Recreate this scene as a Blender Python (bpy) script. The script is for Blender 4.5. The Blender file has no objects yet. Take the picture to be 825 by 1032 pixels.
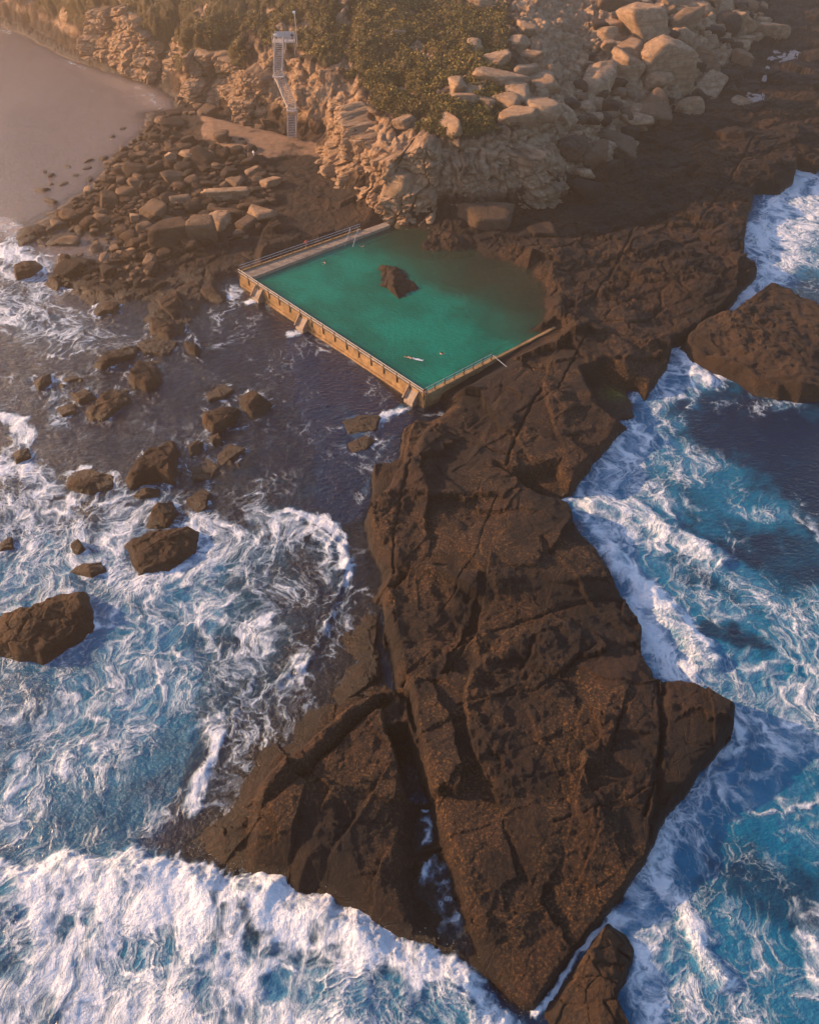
import bpy, bmesh, math, random, time
_T0 = time.time()
import numpy as np
from mathutils import Vector
random.seed(7); RNG = np.random.default_rng(11)
S = bpy.context.scene
COL = S.collection
R = math.radians
# ------------------------------------------------------------------ survey frame
CAMH, PITCH, FOV = 85.0, R(44), R(60)
FL = 516/math.tan(FOV/2)
def U(px, py, z=0.0):
    """a surveyed spot of the coast (photo reading) -> metres on the level z"""
    X = (px-412.5)/FL; Y = -(py-516)/FL
    d = (X, math.cos(PITCH)+Y*math.sin(PITCH), -math.sin(PITCH)+Y*math.cos(PITCH))
    t = (z-CAMH)/d[2]
    return (d[0]*t, d[1]*t)
def UP(pts, z=0.0): return np.array([U(a, b, z) for a, b in pts])
# ------------------------------------------------------------------ noise
from concurrent.futures import ThreadPoolExecutor
_EX = ThreadPoolExecutor(4)
def par(fn, *arr, ch=16384):
    sh = arr[0].shape; fl = [a.ravel() for a in arr]; n = fl[0].size
    parts = list(_EX.map(lambda i: fn(*[a[i:i+ch] for a in fl]), range(0, n, ch)))
    if isinstance(parts[0], (tuple, list)): return [np.concatenate([p[k] for p in parts]).reshape(sh) for k in range(len(parts[0]))]
    return np.concatenate(parts).reshape(sh)
_P = np.random.default_rng(5).permutation(4096).astype(np.int64)
_A = np.random.default_rng(6).uniform(0, 2*np.pi, 4096)
_GX, _GY = np.cos(_A).astype(np.float32), np.sin(_A).astype(np.float32)
_RV = np.random.default_rng(8).random(4096).astype(np.float32)
def h2(i, j): return _P[(i + _P[j & 4095]) & 4095]
def h3(i, j, k): return _P[(i + _P[(j + _P[k & 4095]) & 4095]) & 4095]
def perlin(x, y):
    xi = np.floor(x).astype(np.int64); yi = np.floor(y).astype(np.int64)
    xf = (x-xi).astype(np.float32); yf = (y-yi).astype(np.float32)
    u = xf*xf*xf*(xf*(xf*6-15)+10); v = yf*yf*yf*(yf*(yf*6-15)+10)
    def g(di, dj):
        h = h2(xi+di, yi+dj); return _GX[h]*(xf-di)+_GY[h]*(yf-dj)
    a = g(0,0); b = g(1,0); c = g(0,1); d = g(1,1)
    return ((a+(b-a)*u)*(1-v)+(c+(d-c)*u)*v)*1.45
def fbm(x, y, sc, o=4, seed=0, rough=.5):
    r = 0; a = 1.; f = 1./sc; t = 0
    for k in range(o):
        r = r + a*perlin(x*f+seed*17.3+k*5.1, y*f-seed*9.7+k*3.3); t += a; a *= rough; f *= 2.03
    return r/t*1.3
def ridged(x, y, sc, o=4, seed=0):
    r = 0; a = 1.; f = 1./sc; t = 0
    for k in range(o):
        r = r + a*(1-np.abs(perlin(x*f+seed*17.3+k*5.1, y*f-seed*9.7+k*3.3))*2); t += a; a *= .5; f *= 2.03
    return r/t
def worley2(x, y, seed=0):
    xi = np.floor(x).astype(np.int64); yi = np.floor(y).astype(np.int64)
    f1 = np.full(x.shape, 9., np.float32); f2 = f1.copy(); cid = np.zeros(x.shape, np.int64)
    for di in (-1,0,1):
        for dj in (-1,0,1):
            h = h2(xi+di+seed*31, yi+dj)
            dx = xi+di+_RV[h]-x; dy = yi+dj+_RV[(h+77)&4095]-y
            d = np.sqrt(dx*dx+dy*dy).astype(np.float32)
            m = d < f1
            f2 = np.where(m, f1, np.minimum(f2, d)); cid = np.where(m, h, cid); f1 = np.where(m, d, f1)
    return f1, f2, _RV[(cid+333)&4095], cid
def slabs(x, y, seed, sx, sy, slope):
    X_, Y_ = x/sx, y/sy; xi = np.floor(X_).astype(np.int64); yi = np.floor(Y_).astype(np.int64)
    f1 = np.full(x.shape, 9.); out = np.zeros(x.shape)
    for di in (-1,0,1):
        for dj in (-1,0,1):
            h = h2(xi+di+seed*31, yi+dj); dx = X_-(xi+di+_RV[h]); dy = Y_-(yi+dj+_RV[(h+77)&4095]); d = dx*dx+dy*dy
            v = slope*(_GX[(h+9)&4095]*dx*sx+_GY[(h+9)&4095]*dy*sy)+(_RV[(h+55)&4095]-.5)*slope*5
            m = d < f1; f1 = np.where(m, d, f1); out = np.where(m, v, out)
    return out
def worley3(x, y, z, seed=0):
    xi = np.floor(x).astype(np.int64); yi = np.floor(y).astype(np.int64); zi = np.floor(z).astype(np.int64)
    f1 = np.full(x.shape, 9., np.float32); f2 = f1.copy(); cid = np.zeros(x.shape, np.int64)
    for di in (-1,0,1):
        for dj in (-1,0,1):
            for dk in (-1,0,1):
                h = h3(xi+di+seed*31, yi+dj, zi+dk)
                dx = xi+di+_RV[h]-x; dy = yi+dj+_RV[(h+77)&4095]-y; dz = zi+dk+_RV[(h+191)&4095]-z
                d = np.sqrt(dx*dx+dy*dy+dz*dz).astype(np.float32)
                m = d < f1
                f2 = np.where(m, f1, np.minimum(f2, d)); cid = np.where(m, h, cid); f1 = np.where(m, d, f1)
    return f1, f2, _RV[(cid+333)&4095], cid
def ss(a, b, x):
    t = np.clip((x-a)/(b-a), 0, 1); return t*t*(3-2*t)
def seg_d(x, y, a, b):
    vx, vy = b[0]-a[0], b[1]-a[1]; L = vx*vx+vy*vy+1e-9
    t = np.clip(((x-a[0])*vx+(y-a[1])*vy)/L, 0, 1)
    return np.hypot(x-a[0]-t*vx, y-a[1]-t*vy), vx*(y-a[1])-vy*(x-a[0])
def sdpoly(x, y, P, pad=1e9):
    """signed distance, > 0 inside; far outside = -99"""
    out = np.full(x.shape, -99., np.float32)
    m = (x > P[:,0].min()-pad)&(x < P[:,0].max()+pad)&(y > P[:,1].min()-pad)&(y < P[:,1].max()+pad)
    xx, yy = x[m], y[m]
    if xx.size == 0: return out
    d = np.full(xx.shape, 1e9); ins = np.zeros(xx.shape, bool)
    for i in range(len(P)):
        a, b = P[i], P[(i+1)%len(P)]
        d = np.minimum(d, seg_d(xx, yy, a, b)[0])
        c = ((a[1] > yy) != (b[1] > yy)); 
        xc = (b[0]-a[0])*(yy-a[1])/((b[1]-a[1]) if b[1]!=a[1] else 1e-9)+a[0]
        ins ^= c & (xx < xc)
    out[m] = np.where(ins, d, -d)
    return out
def dline(x, y, P, pad=8):
    """distance to a polyline and the side (+ = left of its direction)"""
    out = np.full(x.shape, 99., np.float32); sd = np.zeros(x.shape, np.float32)
    m = (x > P[:,0].min()-pad)&(x < P[:,0].max()+pad)&(y > P[:,1].min()-pad)&(y < P[:,1].max()+pad)
    xx, yy = x[m], y[m]
    if xx.size == 0: return out, sd
    d = np.full(xx.shape, 1e9); s = np.zeros(xx.shape)
    for i in range(len(P)-1):
        di, c = seg_d(xx, yy, P[i], P[i+1]); k = di < d
        d = np.where(k, di, d); s = np.where(k, np.sign(c), s)
    out[m] = d; sd[m] = s
    return out, sd
# ------------------------------------------------------------------ the coast, as surveyed outlines
POOLZ, WALLZ = 1.75, 2.35
SHELF = UP([(790,-60),(860,-20),(870,10),(870,40),(870,60),(870,110),(850,150),(825,168),(805,163),(800,178),(788,188),(765,188),(757,207),(752,228),
 (754,255),(764,272),(742,298),(733,307),(720,317),(700,332),(680,345),(675,364),(657,388),(652,412),(626,430),(602,457),(578,494),(569,497),
 (580,515),(605,554),(629,592),(651,624),(651,650),(661,679),(682,678),(714,695),(743,716),(739,734),(725,759),(674,823),(639,883),(612,923),(563,985),
 (536,1016),(520,1012),(490,985),(440,965),(390,960),(250,930),(190,900),(178,850),(205,795),(245,735),(290,690),(324,642),(348,598),(351,569),(339,540),
 (341,525),(368,511),(375,491),(373,467),(398,458),(405,424),(417,412),(360,350),(300,310),(256,290),(262,240),(300,200),(320,100),(380,-60)], 2.0)
REEF = UP([(262,292),(236,291),(225,300),(205,302),(188,318),(165,322),(150,318),(146,302),(118,300),(90,300),(66,290),(60,278),(85,262),(110,262),(122,238),(100,228),
 (62,222),(40,240),(20,246),(25,228),(60,212),(90,190),(108,172),(112,160),(128,150),(150,128),(150,112),(178,108),(176,98),(150,82),(110,72),(60,52),(30,35),(-10,18),(-60,0),(100,-80),(420,-80),(420,230),(300,280)], .5)
HEAD = UP([(-90,-8),(-20,2),(30,18),(62,38),(100,52),(135,68),(162,72),(182,92),(215,92),(232,108),(262,112),(285,132),(318,146),(332,172),(350,196),(386,215),(440,222),
 (500,219),(540,207),(572,192),(612,174),(640,140),(690,106),(738,72),(765,20),(770,-60),(770,-110),(-90,-110)], 3.)
HEADX = np.vstack([HEAD[:-2], [[160,520],[-260,520]]])
POOL = UP([(249,276.5),(427,393),(552,330),(566,316),(562,292),(548,270),(522,258),(494,252),(480,244),(462,236),(440,229),(415,226),(391,224)], POOLZ)
BORE = UP([(-60,856),(0,855),(30,862),(66,847),(100,852),(132,846),(168,851),(204,856),(229,874),(244,867),(293,871),(300,888),(331,885),(356,903),(387,924),(420,938),(434,942),
 (461,953),(488,974),(509,1003),(523,1016),(533,1022),(560,1120),(-60,1120)], 1.2)
SWASH = UP([(215,530),(262,518),(300,514),(326,526),(346,542),(351,577),(346,608),(326,638),(305,669),(262,700),(215,745),(190,810),(100,870),(-60,880),(-60,480),(20,470),(60,500),(130,510)], .4)
LEFTSH = UP([(-120,250),(-60,190),(40,190),(110,120),(260,160),(340,560),(360,700),(230,900),(60,850),(-30,720),(-60,500),(-120,420)], 0)
BAY = UP([(-160,0),(0,10),(100,62),(180,110),(150,190),(100,290),(40,240),(-160,250)], 0)
A_, B_, C_, D_ = [np.array(U(*p, WALLZ)) for p in ((240.5,276),(428,399),(389,224),(558,331))]
CREV = UP([(388,738),(412,736),(424,775),(440,830),(466,905),(486,955),(470,965),(440,950),(420,935),(404,895),(416,842),(405,790)], 1.)
LOWL = UP([(342,530),(366,516),(374,545),(386,566),(388,620),(400,680),(392,698),(345,725),(300,762),(262,800),(245,900),(80,930),(100,770),(180,700),(260,640),(325,590),(332,525)], 1.)
DELTA = [  # polygon, level, rise, edge width: the shelf's tiers
 (LOWL, -1.98, 1.8), (UP([(120,950),(120,790),(200,735),(290,640),(345,590),(350,560),(340,520),(330,500),(365,505),(374,560),(368,620),(350,680),(300,745),(262,790),(236,860),(250,950)], .5), -1.25, 7.),
 (UP([(392,738),(412,736),(424,775),(434,808),(410,806),(402,775)],1.), -3.2, .8), (UP([(408,800),(434,800),(440,830),(466,905),(486,955),(470,965),(440,950),(420,935),(404,895),(412,842)],.4), -1.8, 2.4), (UP([(384,613),(389,612),(402,660),(409,690),(411,736),(392,738),(385,700),(393,690)],1.5), -.6, .8),
 (UP([(586,378),(610,372),(645,385),(655,400),(650,425),(620,420),(600,408)],2), -3.0, 2.5),
 (UP([(520,478),(560,470),(580,495),(568,505),(540,497)],2), -2.0, 2.),
 (UP([(378,470),(400,440),(400,415),(430,400),(440,425),(425,440),(420,462),(405,475),(395,500),(372,515),(368,495)],2), -1.2, 1.6),
 (UP([(392,580),(440,592),(560,606),(640,590),(655,640),(560,636),(470,640),(420,660),(400,640)],2), -.75, 3.0),
 (UP([(440,910),(520,900),(640,860),(560,1030),(430,1000)],2), -1.9, 14.),
 (UP([(560,235),(640,215),(730,250),(740,290),(690,330),(600,330),(570,290)],2), -.55, 4.),
 (UP([(640,355),(672,350),(660,400),(650,420),(632,400)],2), -1.0, 3.),
 (UP([(470,470),(500,410),(600,400),(625,430),(575,490),(520,480)],2), .35, .8),
 (UP([(440,560),(430,500),(480,450),(540,500),(600,570),(620,600),(500,590)],2), .5, 5.),
 (UP([(440,720),(470,650),(540,640),(640,680),(660,760),(600,860),(500,860),(460,830)],2), .6, 6.),
 (UP([(670,690),(700,690),(740,716),(700,790),(664,800)],2), .55, .8),
 (UP([(700,140),(800,130),(802,178),(760,188),(700,180)],2), .9, 2.5),
 (UP([(440,455),(520,478),(512,520),(470,540),(430,500)],2), -.35, 1.5),
]
LEDGES = [ # polyline, step (m), reach, half width; the left of its direction is the higher side
 ([(374,508),(375,540),(386,564),(436,576),(470,592)], .9, 5, .25),
 ([(421,410),(412,440),(404,470),(385,500)], .7, 4, .3),
 ([(480,640),(466,715),(474,753),(491,790)], .8, 7, .25),
 ([(600,752),(588,762),(585,778),(606,772),(614,750)], .7, 4, .25),
 ([(666,700),(663,775),(655,830)], -.6, 5, .2),
 ([(412,688),(440,664),(470,644),(530,630)], -.55, 6, .25),
 ([(412,688),(428,775),(447,839),(469,907)], .9, 5, .5),
 ([(392,690),(345,722),(300,756),(268,778)], .45, 4, .3),
 ([(382,702),(345,738),(302,784),(262,820)], -.6, 4, .3),
 ([(520,440),(545,478)], .4, 3, .2), ([(432,470),(470,500),(530,492)], -.4, 4, .25),
 ([(560,345),(545,395),(562,440)], .45, 5, .2), ([(600,330),(640,352),(655,345)], -.6, 5, .3),
 ([(500,405),(470,430),(440,425)], .5, 4, .25),
 ([(640,262),(690,255),(745,262)], -.7, 8, .35), ([(570,240),(640,232),(700,205),(760,200)], -.8, 10, .4),
 ([(560,300),(600,290),(660,300)], -.5, 6, .3), ([(640,190),(700,170),(790,150)], .6, 10, .5), ([(690,140),(760,120),(830,115)], .7, 12, .5),
 ([(480,570),(500,600),(470,650)], .35, 5, .3), ([(540,640),(520,700),(540,740)], .3, 5, .3), ([(560,560),(600,610),(640,640)], .3, 4, .3),
 ([(300,830),(290,870)], -.5, 4, .3), ([(372,800),(340,850),(320,890)], .4, 5, .3),
 ([(555,270),(545,300),(562,320),(580,350)], .6, 4, .3),
]
LEDGES = [(UP(p, 2.8), a*1.6, L, w) for p, a, L, w in LEDGES]
CRACKS = [(UP(p, 2.5), a, w) for p, a, w in [([(500,500),(480,560),(440,620)], .18, .1), ([(560,830),(620,810),(660,790)], .2, .1),
 ([(384,600),(382,640),(396,685),(404,700)], 1.5, .3), ([(410,700),(425,760),(432,800)], 1.0, .3), ([(385,706),(345,742),(300,785),(262,818)], 1.1, .5),
 ([(545,395),(520,440),(510,470)], .5, .18), ([(500,470),(545,486),(566,497)], .9, .4), ([(440,430),(500,455),(560,470)], .4, .15),
 ([(590,340),(560,400),(520,420)], .4, .15), ([(663,690),(665,760),(650,820)], .5, .2), ([(560,345),(620,370)], .5, .2), ([(640,230),(600,300),(560,330)], .4, .2),
 ([(392,740),(382,702)], .7, .25), ([(392,738),(412,735)], .6, .2), ([(412,470),(400,520),(395,575)], .35, .15), ([(480,640),(600,600),(650,600)], .3, .2),
 ([(460,715),(540,700),(600,650)], .25, .15), ([(700,230),(730,190),(760,140)], .5, .25), ([(620,250),(700,300)], .4, .2), ([(680,120),(740,170)], .5, .25)]]
ROCKS = [
 ([(125,545),(148,531),(180,528),(199,530),(197,553),(168,570),(137,576)], 2.0, 'broad brown boulder with foam wrapping its left side, below the triangular rock', (-.2,.1)),
 ([(125,480),(146,454),(175,437),(179,452),(175,484),(160,479),(131,487)], 2.6, 'large triangular brown boulder pointing up and right in dark water', (-.1,.3)),
 ([(66,491),(69,476),(86,470),(117,478),(114,490),(90,496)], 1.1, 'low rounded boulder left of the triangular rock, with foam at its foot', (0,.1)),
 ([(66,575),(84,567),(102,564),(110,575),(92,581)], 1.0, 'small low boulder in foam above the big wedge rock', (0,0)),
 ([(203,416),(221,407),(243,410),(238,423),(214,433),(204,425)], 1.7, 'squarish boulder with a sunlit left edge, front of the pair off the pool wall', (-.2,.1)),
 ([(238,394),(255,394),(274,404),(267,418),(255,422),(243,408)], 1.9, 'knobbly boulder on the right of the cluster off the pool wall', (-.2,0)),
 ([(207,396),(226,385),(236,392),(226,401),(210,402)], .7, 'low awash rock behind the squarish boulder off the pool wall', (0,0)),
 ([(188,448),(197,440),(205,445),(202,455),(192,459)], 1.0, 'small rounded boulder just right of the triangular rock', (0,0)),
 ([(210,438),(221,435),(224,444),(214,446)], .8, 'little pale-topped rock directly under the squarish boulder', (0,0)),
 ([(219,458),(231,447),(248,452),(235,461),(221,469)], .5, 'thin pointed awash rock right of the small rounded boulder', (0,0)),
 ([(187,503),(204,491),(213,496),(207,513),(198,516)], .7, 'awash brown rock above the broad boulder in foam', (0,0)),
 ([(133,499),(144,492),(163,491),(162,499),(140,502)], .8, 'flat little rock right under the triangular rock', (0,0)),
 ([(146,531),(153,510),(173,503),(180,515),(170,530)], 1.2, 'foam-topped rock touching the back of the broad boulder', (0,0)),
 ([(190,470),(205,460),(222,468),(214,482),(195,484)], .3, 'submerged brown slab right of the triangular rock', (0,0)),
 ([(91,312),(101,303),(121,304),(118,314),(98,317)], .9, 'low yellowish boulder at the foam line below the reef', (0,0)),
 ([(151,291),(176,289),(188,308),(176,321),(161,311)], 1.8, 'flat sunlit slab boulder at the seaward tip of the reef', (-.2,.1)),
 ([(150,322),(166,319),(184,321),(187,333),(170,340),(151,334)], 1.4, 'dark boulder just below the flat sunlit slab', (0,0)),
 ([(184,344),(192,340),(202,349),(198,357),(189,354)], 1.4, 'small lone pointed boulder in dark water left of the pool wall', (0,0)),
 ([(128,379),(139,359),(161,360),(161,381),(148,390),(135,387)], 2.0, 'rounded upright boulder in the middle of the left water chain', (-.2,.1)),
 ([(85,415),(113,390),(129,390),(131,403),(104,422),(90,421)], 1.3, 'long oval boulder lying below the rounded upright boulder', (-.1,.1)),
 ([(93,366),(107,354),(139,346),(137,356),(112,366),(101,371)], 1.3, 'narrow ridge rock above the rounded upright boulder', (0,0)),
 ([(31,382),(50,373),(53,384),(38,392)], 1.0, 'small sunlit boulder alone near the left foam', (0,0)),
 ([(63,382),(82,376),(84,381),(66,385)], .5, 'thin sliver rock awash between the lone small boulder and the ridge rock', (0,0)),
 ([(71,396),(85,389),(98,400),(79,405)], 1.0, 'brown rock touching the left end of the long oval boulder', (0,0)),
 ([(55,409),(76,406),(77,415),(63,419)], .5, 'awash flat rock left of the long oval boulder', (0,0)),
 ([(137,345),(160,338),(180,345),(170,358),(145,356)], .6, 'low brown rock between the ridge rock and the dark boulder', (0,0)),
 ([(13,268),(22,263),(41,258),(43,267),(30,277),(16,280)], 1.6, 'knobbly boulder surrounded by white foam at the far left', (0,0)),
 ([(44,284),(54,277),(64,283),(57,292)], 1.2, 'rounded boulder at the foam edge right of the knobbly one', (0,0)),
 ([(57,262),(66,254),(72,258),(72,270),(60,270)], 1.8, 'left of two round boulders side by side at the sand pool', (0,0)),
 ([(72,260),(84,256),(90,262),(87,273),(74,272)], 1.8, 'right of two round boulders side by side at the sand pool', (0,0)),
 ([(345,424),(365,417),(384,420),(380,432),(352,437)], .55, 'flat awash slab in the water below the pool corner', (0,0)),
 ([(350,446),(368,438),(380,443),(370,452),(355,455)], .45, 'low dark slab below the flat one near the pool corner', (0,0)),
 ([(0,545),(12,540),(14,552),(0,555)], .6, 'small awash rock at the left edge above the wedge rock', (0,0)),
 ([(12,455),(28,450),(32,460),(16,466)], .7, 'small rock in the swirling foam at the left edge', (0,0)),
 ([(70,548),(80,543),(86,552),(76,560)], .9, 'small dark rock poking from foam above the low boulder', (0,0)),
]
REEFC = np.array([UP(q[0], .3).mean(0) for q in ROCKS if np.mean([p[0] for p in q[0]]) > 50])
# stairs down the bluff, kept clear of the rock
ST = [np.array([*U(294.5,139,3.6),3.6]), np.array([*U(294.5,110,8.9),8.9]), np.array([*U(280.5,76,14.8),14.8]), np.array([*U(281.5,43,20.2),20.2])]
def terrain(x, y, full=True):
    sh = x.shape; x = x.ravel().astype(np.float64); y = y.ravel().astype(np.float64)
    wx = x + 1.1*fbm(x,y,11,3,1) + .35*fbm(x,y,2.2,3,2); wy = y + 1.1*fbm(x,y,11,3,3) + .35*fbm(x,y,2.2,3,4)
    vx = x + .3*fbm(x,y,5,2,5) + .16*fbm(x,y,1.2,3,6); vy = y + .3*fbm(x,y,5,2,7) + .16*fbm(x,y,1.2,3,8)
    n30, n9, n3 = fbm(x,y,34,3,10), fbm(x,y,9,4,11), fbm(x,y,2.6,4,12)
    h = -6 + 1.5*n30
    tl = ss(-9, 6, sdpoly(wx,wy,LEFTSH,12))*(1-.8*ss(90,76,y)*ss(-19,-30,x)); h = h*(1-tl) + (-1.35+.75*n9+.35*n3+.3*n30)*tl
    tb = ss(-12, 10, sdpoly(wx,wy,BAY,14)); h = h*(1-tb) + (-.75+.35*n30+.12*n9)*tb
    lft_ = (x < 0)&(y > 60)&(y < 150)
    if lft_.any():
        g = 0
        for c in REEFC: g = np.maximum(g, np.exp(-((wx-c[0])**2+(wy-c[1])**2)/14.))
        h = h+1.25*g*(.6+.8*n3+.5*n9)*lft_*tl
    # low reef and beach on the left
    sr = sdpoly(wx,wy,REEF,14); t = ss(-5., 2.5, sr)
    reef = .75 + .035*np.clip(sr,0,40) + .28*n9 + .22*n3
    h = h*(1-t) + reef*t
    land = t
    # the rock shelf
    s = sdpoly(vx+.5*fbm(x,y,14,2,20),vy+.5*fbm(x,y,14,2,21),SHELF,10)
    wdl = ss(-6,-14,x+.25*y-18)*ss(86,78,y)
    t = ss(-1.0-5*wdl, .8+2*wdl, s)
    wl = ss(-4, 4, x)*0+1
    hs = 3.0 + .8*n30 + .30*n9 + .03*n3 + .25*(ridged(vx*.9+vy*.35, vy*.8-vx*.3, 16, 3, 22)-.5)
    hs += slabs(vx+1.5*n9, vy+1.5*n3, 5, 15, 11, .085)+slabs(vx*.8+vy*.4, vy*.8-vx*.4, 8, 7, 4.5, .05)
    hs += -.7*np.exp(-np.clip(s,0,99)/2.0)
    far = ss(150, 215, y)*ss(18, 40, x); hs += far*(1.0*n30 + .4*n9)
    for P, dz, w in DELTA: hs += dz*ss(-w*.5, w*.5, sdpoly(wx*.4+vx*.6, wy*.4+vy*.6, P, w+1))
    for P, a, L, w in LEDGES:
        d, sg = dline(vx, vy, P, 3*L)
        hs += a*.5*np.clip(.75+.9*n3+.5*n9,.15,1.5)*(np.clip(sg*d/(w*.7),-1,1))*np.exp(-d/L)
    for P, a, w in CRACKS:
        d, _ = dline(vx, vy, P, 5); hs -= a*np.exp(-(d/w)**2)
    # bedding: shallow terraces following the dip
    q = hs + .9*n30 + .045*x; st = .42; fr = q/st-np.floor(q/st)
    hs += (ss(.35,.65,fr)-fr)*st*(.22+.40*ss(112,150,y))
    h = h*(1-t)+hs*t; land = np.maximum(land, t)
    # joints and blocks
    ca, sa = math.cos(.5), math.sin(.5)
    bx, by = (vx*ca+vy*sa), (-vx*sa+vy*ca)
    f1,f2,rv,_ = worley2(bx/7.5+.25*n9, by/4.2, 3); e = f2-f1
    rough = np.clip(land*(ss(-12,8,sr)*.9*(1-t) + t*(.12+.88*ss(112,150,y))),0,1)
    h += rough*((rv-.5)*.75 - .45*np.exp(-(e/.05)**2))
    f1,f2,rv,_ = worley2(bx/2.3, by/1.5, 7); e = f2-f1
    h += rough*((rv-.5)*.34 - .16*np.exp(-(e/.07)**2))
    h += land*(.05*fbm(x,y,.9,3,30) + .16*np.clip(ridged(x,y,5,4,31)-.55,0,1))
    # pits and pools in the shelf
    # foot of the big wave and swim basin
    sb = sdpoly(x,y,BORE,6); tb2 = ss(-2.5, 2.5, sb); h = h*(1-tb2)+np.minimum(h,-.6)*tb2
    # headland
    sd = sdpoly(wx+1.5*fbm(x,y,6,2,41), wy+1.8*fbm(x,y,7,2,42), HEADX, 20)
    sdc = np.clip(sd, 0, 400)
    tz = ss(26, 46, x - .0*y); lz = ss(-34, -50, x)
    gul = ridged(x, y*.35, 11, 3, 43)
    cliff = 4.5*ss(0,3.,sdc) + 4.*ss(3.2,6.5,sdc+1.5*n9) + 3.*ss(7,12,sdc+2*n9) + .16*np.clip(sdc-10,0,30) + ss(8,-24,x)*.25*np.clip(sdc-10,0,34)
    cliff += -3.0*np.clip(.35-gul,0,1)*ss(0,6,sdc)
    talus = 15*(1-np.exp(-sdc/32)) + 1.5*ss(0,10,sdc+3*n9) + 1.4*n9 + .9*n3 + 6*ss(58,74,sdc+4*n9)
    lft = 2.5*ss(0,2,sdc) + 8*ss(2,10,sdc+2.5*n9) + .45*np.clip(sdc-6,0,60) - 3.0*np.clip(.4-gul,0,1)*ss(0,6,sdc)
    hh = cliff*(1-tz)*(1-lz)+talus*tz+lft*lz
    inh = (sd > 0)
    hd = h*(1-ss(0,9,sdc)) + 3.*ss(0,9,sdc) + hh + ss(0,8,sdc)*(.7*n9+.5*n3)
    h = np.where(inh, hd, h)
    cl = np.clip(ss(0,1,sdc),0,1)
    # stair corridor
    for i in range(3):
        a, b = ST[i], ST[i+1]
        vx2, vy2 = b[0]-a[0], b[1]-a[1]; L = vx2*vx2+vy2*vy2
        tt = np.clip(((x-a[0])*vx2+(y-a[1])*vy2)/L, -.1, 1.1)
        d = np.hypot(x-a[0]-tt*vx2, y-a[1]-tt*vy2)
        zt = a[2]+(b[2]-a[2])*tt - .9
        k = 1-ss(1.2, 4.5, d); h = np.where(sd > -2, h*(1-k)+np.minimum(h, zt)*k, h)
    b = ST[3]; d = np.hypot(x-b[0], y-b[1]-2.5); k = 1-ss(3,6,d); h = h*(1-k)+np.minimum(h, b[2]-.5)*k
    # beach flat by the stair foot
    F = UP([(196,112),(250,124),(310,140),(330,150),(335,162),(300,156),(268,158),(240,152),(205,140)], 3); F2 = UP([(290,160),(338,165),(350,205),(372,222),(320,236),(285,222),(280,190)], 2.5)
    k = ss(-3,3,sdpoly(wx,wy,F,6)); h = h*(1-k)+(3.1+.12*n9+.08*n3)*k
    k = ss(-3,3,sdpoly(wx,wy,F2,6)); h = h*(1-k)+(2.1+.4*n9+.35*n3+.15*fbm(x,y,.9,3,52))*k
    # swimming pool hollow
    sp = sdpoly(x+.6*fbm(x,y,4,3,50)*ss(20,24,x+.0*y), y+.9*fbm(x,y,4,3,51)*ss(-8,4,x-.35*(y-130)), POOL, 8)
    dr = ss(8, 34, x+.55*(y-118)-4)     # shallower towards the rock side
    floor = .12+.95*dr+.3*n9*dr+.12*n3
    k = ss(-.3,1.2+3.0*1,sp*(1+2.5*(1-dr)))
    k = np.clip(k,0,1); h = np.where(sp>-.3, h*(1-k)+np.minimum(h,floor)*k, h)
    dW = np.minimum(np.minimum(dline(x,y,np.array([A_,B_]),6)[0], dline(x,y,np.array([B_,B_+(D_-B_)*.85]),6)[0]), dline(x,y,np.array([A_,C_]),6)[0])
    kn = (1-ss(2.,4.,dW)); h = np.where(sp>-.6, h*(1-kn)+np.minimum(h,.7)*kn, h)
    # keep ground below wall tops on the seaward side of the pool
    dAB, sg = dline(x,y,np.array([A_,B_]),14); k = (1-ss(2,6,dAB)); h = np.where(sp<0, h*(1-k)+np.minimum(h,-.9+.5*n3)*k, h)
    dBD, sg = dline(x,y,np.array([B_,D_]),10); g = ss(0,26,np.hypot(x-B_[0],y-B_[1])); k = (1-ss(1,4,dBD)); h = np.where(sp<0, h*(1-k)+np.minimum(h,1.0+1.1*g+.15*n3)*k, h)
    dAC, sg = dline(x,y,np.array([A_,C_]),10); k = (1-ss(1,4,dAC)); h = np.where(sp<0, h*(1-k)+np.minimum(h,1.5+.15*n3)*k, h)
    if not full: return h.reshape(sh)
    veg = ss(10,14,sdc+3*n9)*(1-ss(16,27,x+5*n9-.10*(sdc-10)))*ss(-.48,-.22,n9+.3*n30)
    veg = np.maximum(veg*(1-lz*.4), lz*ss(2,6,sdc+3*n9)*ss(-.45,-.15,n9))
    pale = np.clip(ss(0,4,sdc)*(.75+.25*tz),0,1)*(1-veg)
    sand = ss(-4,8,sr-6)*(1-ss(-6,0,sd))*0 + ss(-1.5,2,sdpoly(wx,wy,F,6))*.9
    sand = sand*(.75+.6*n9)
    sand = np.maximum(sand, tb*(1-ss(-.1,.5,h)))
    return [a.reshape(sh) for a in (h, veg, pale, sand, sd, sdc*0+land)]
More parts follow.
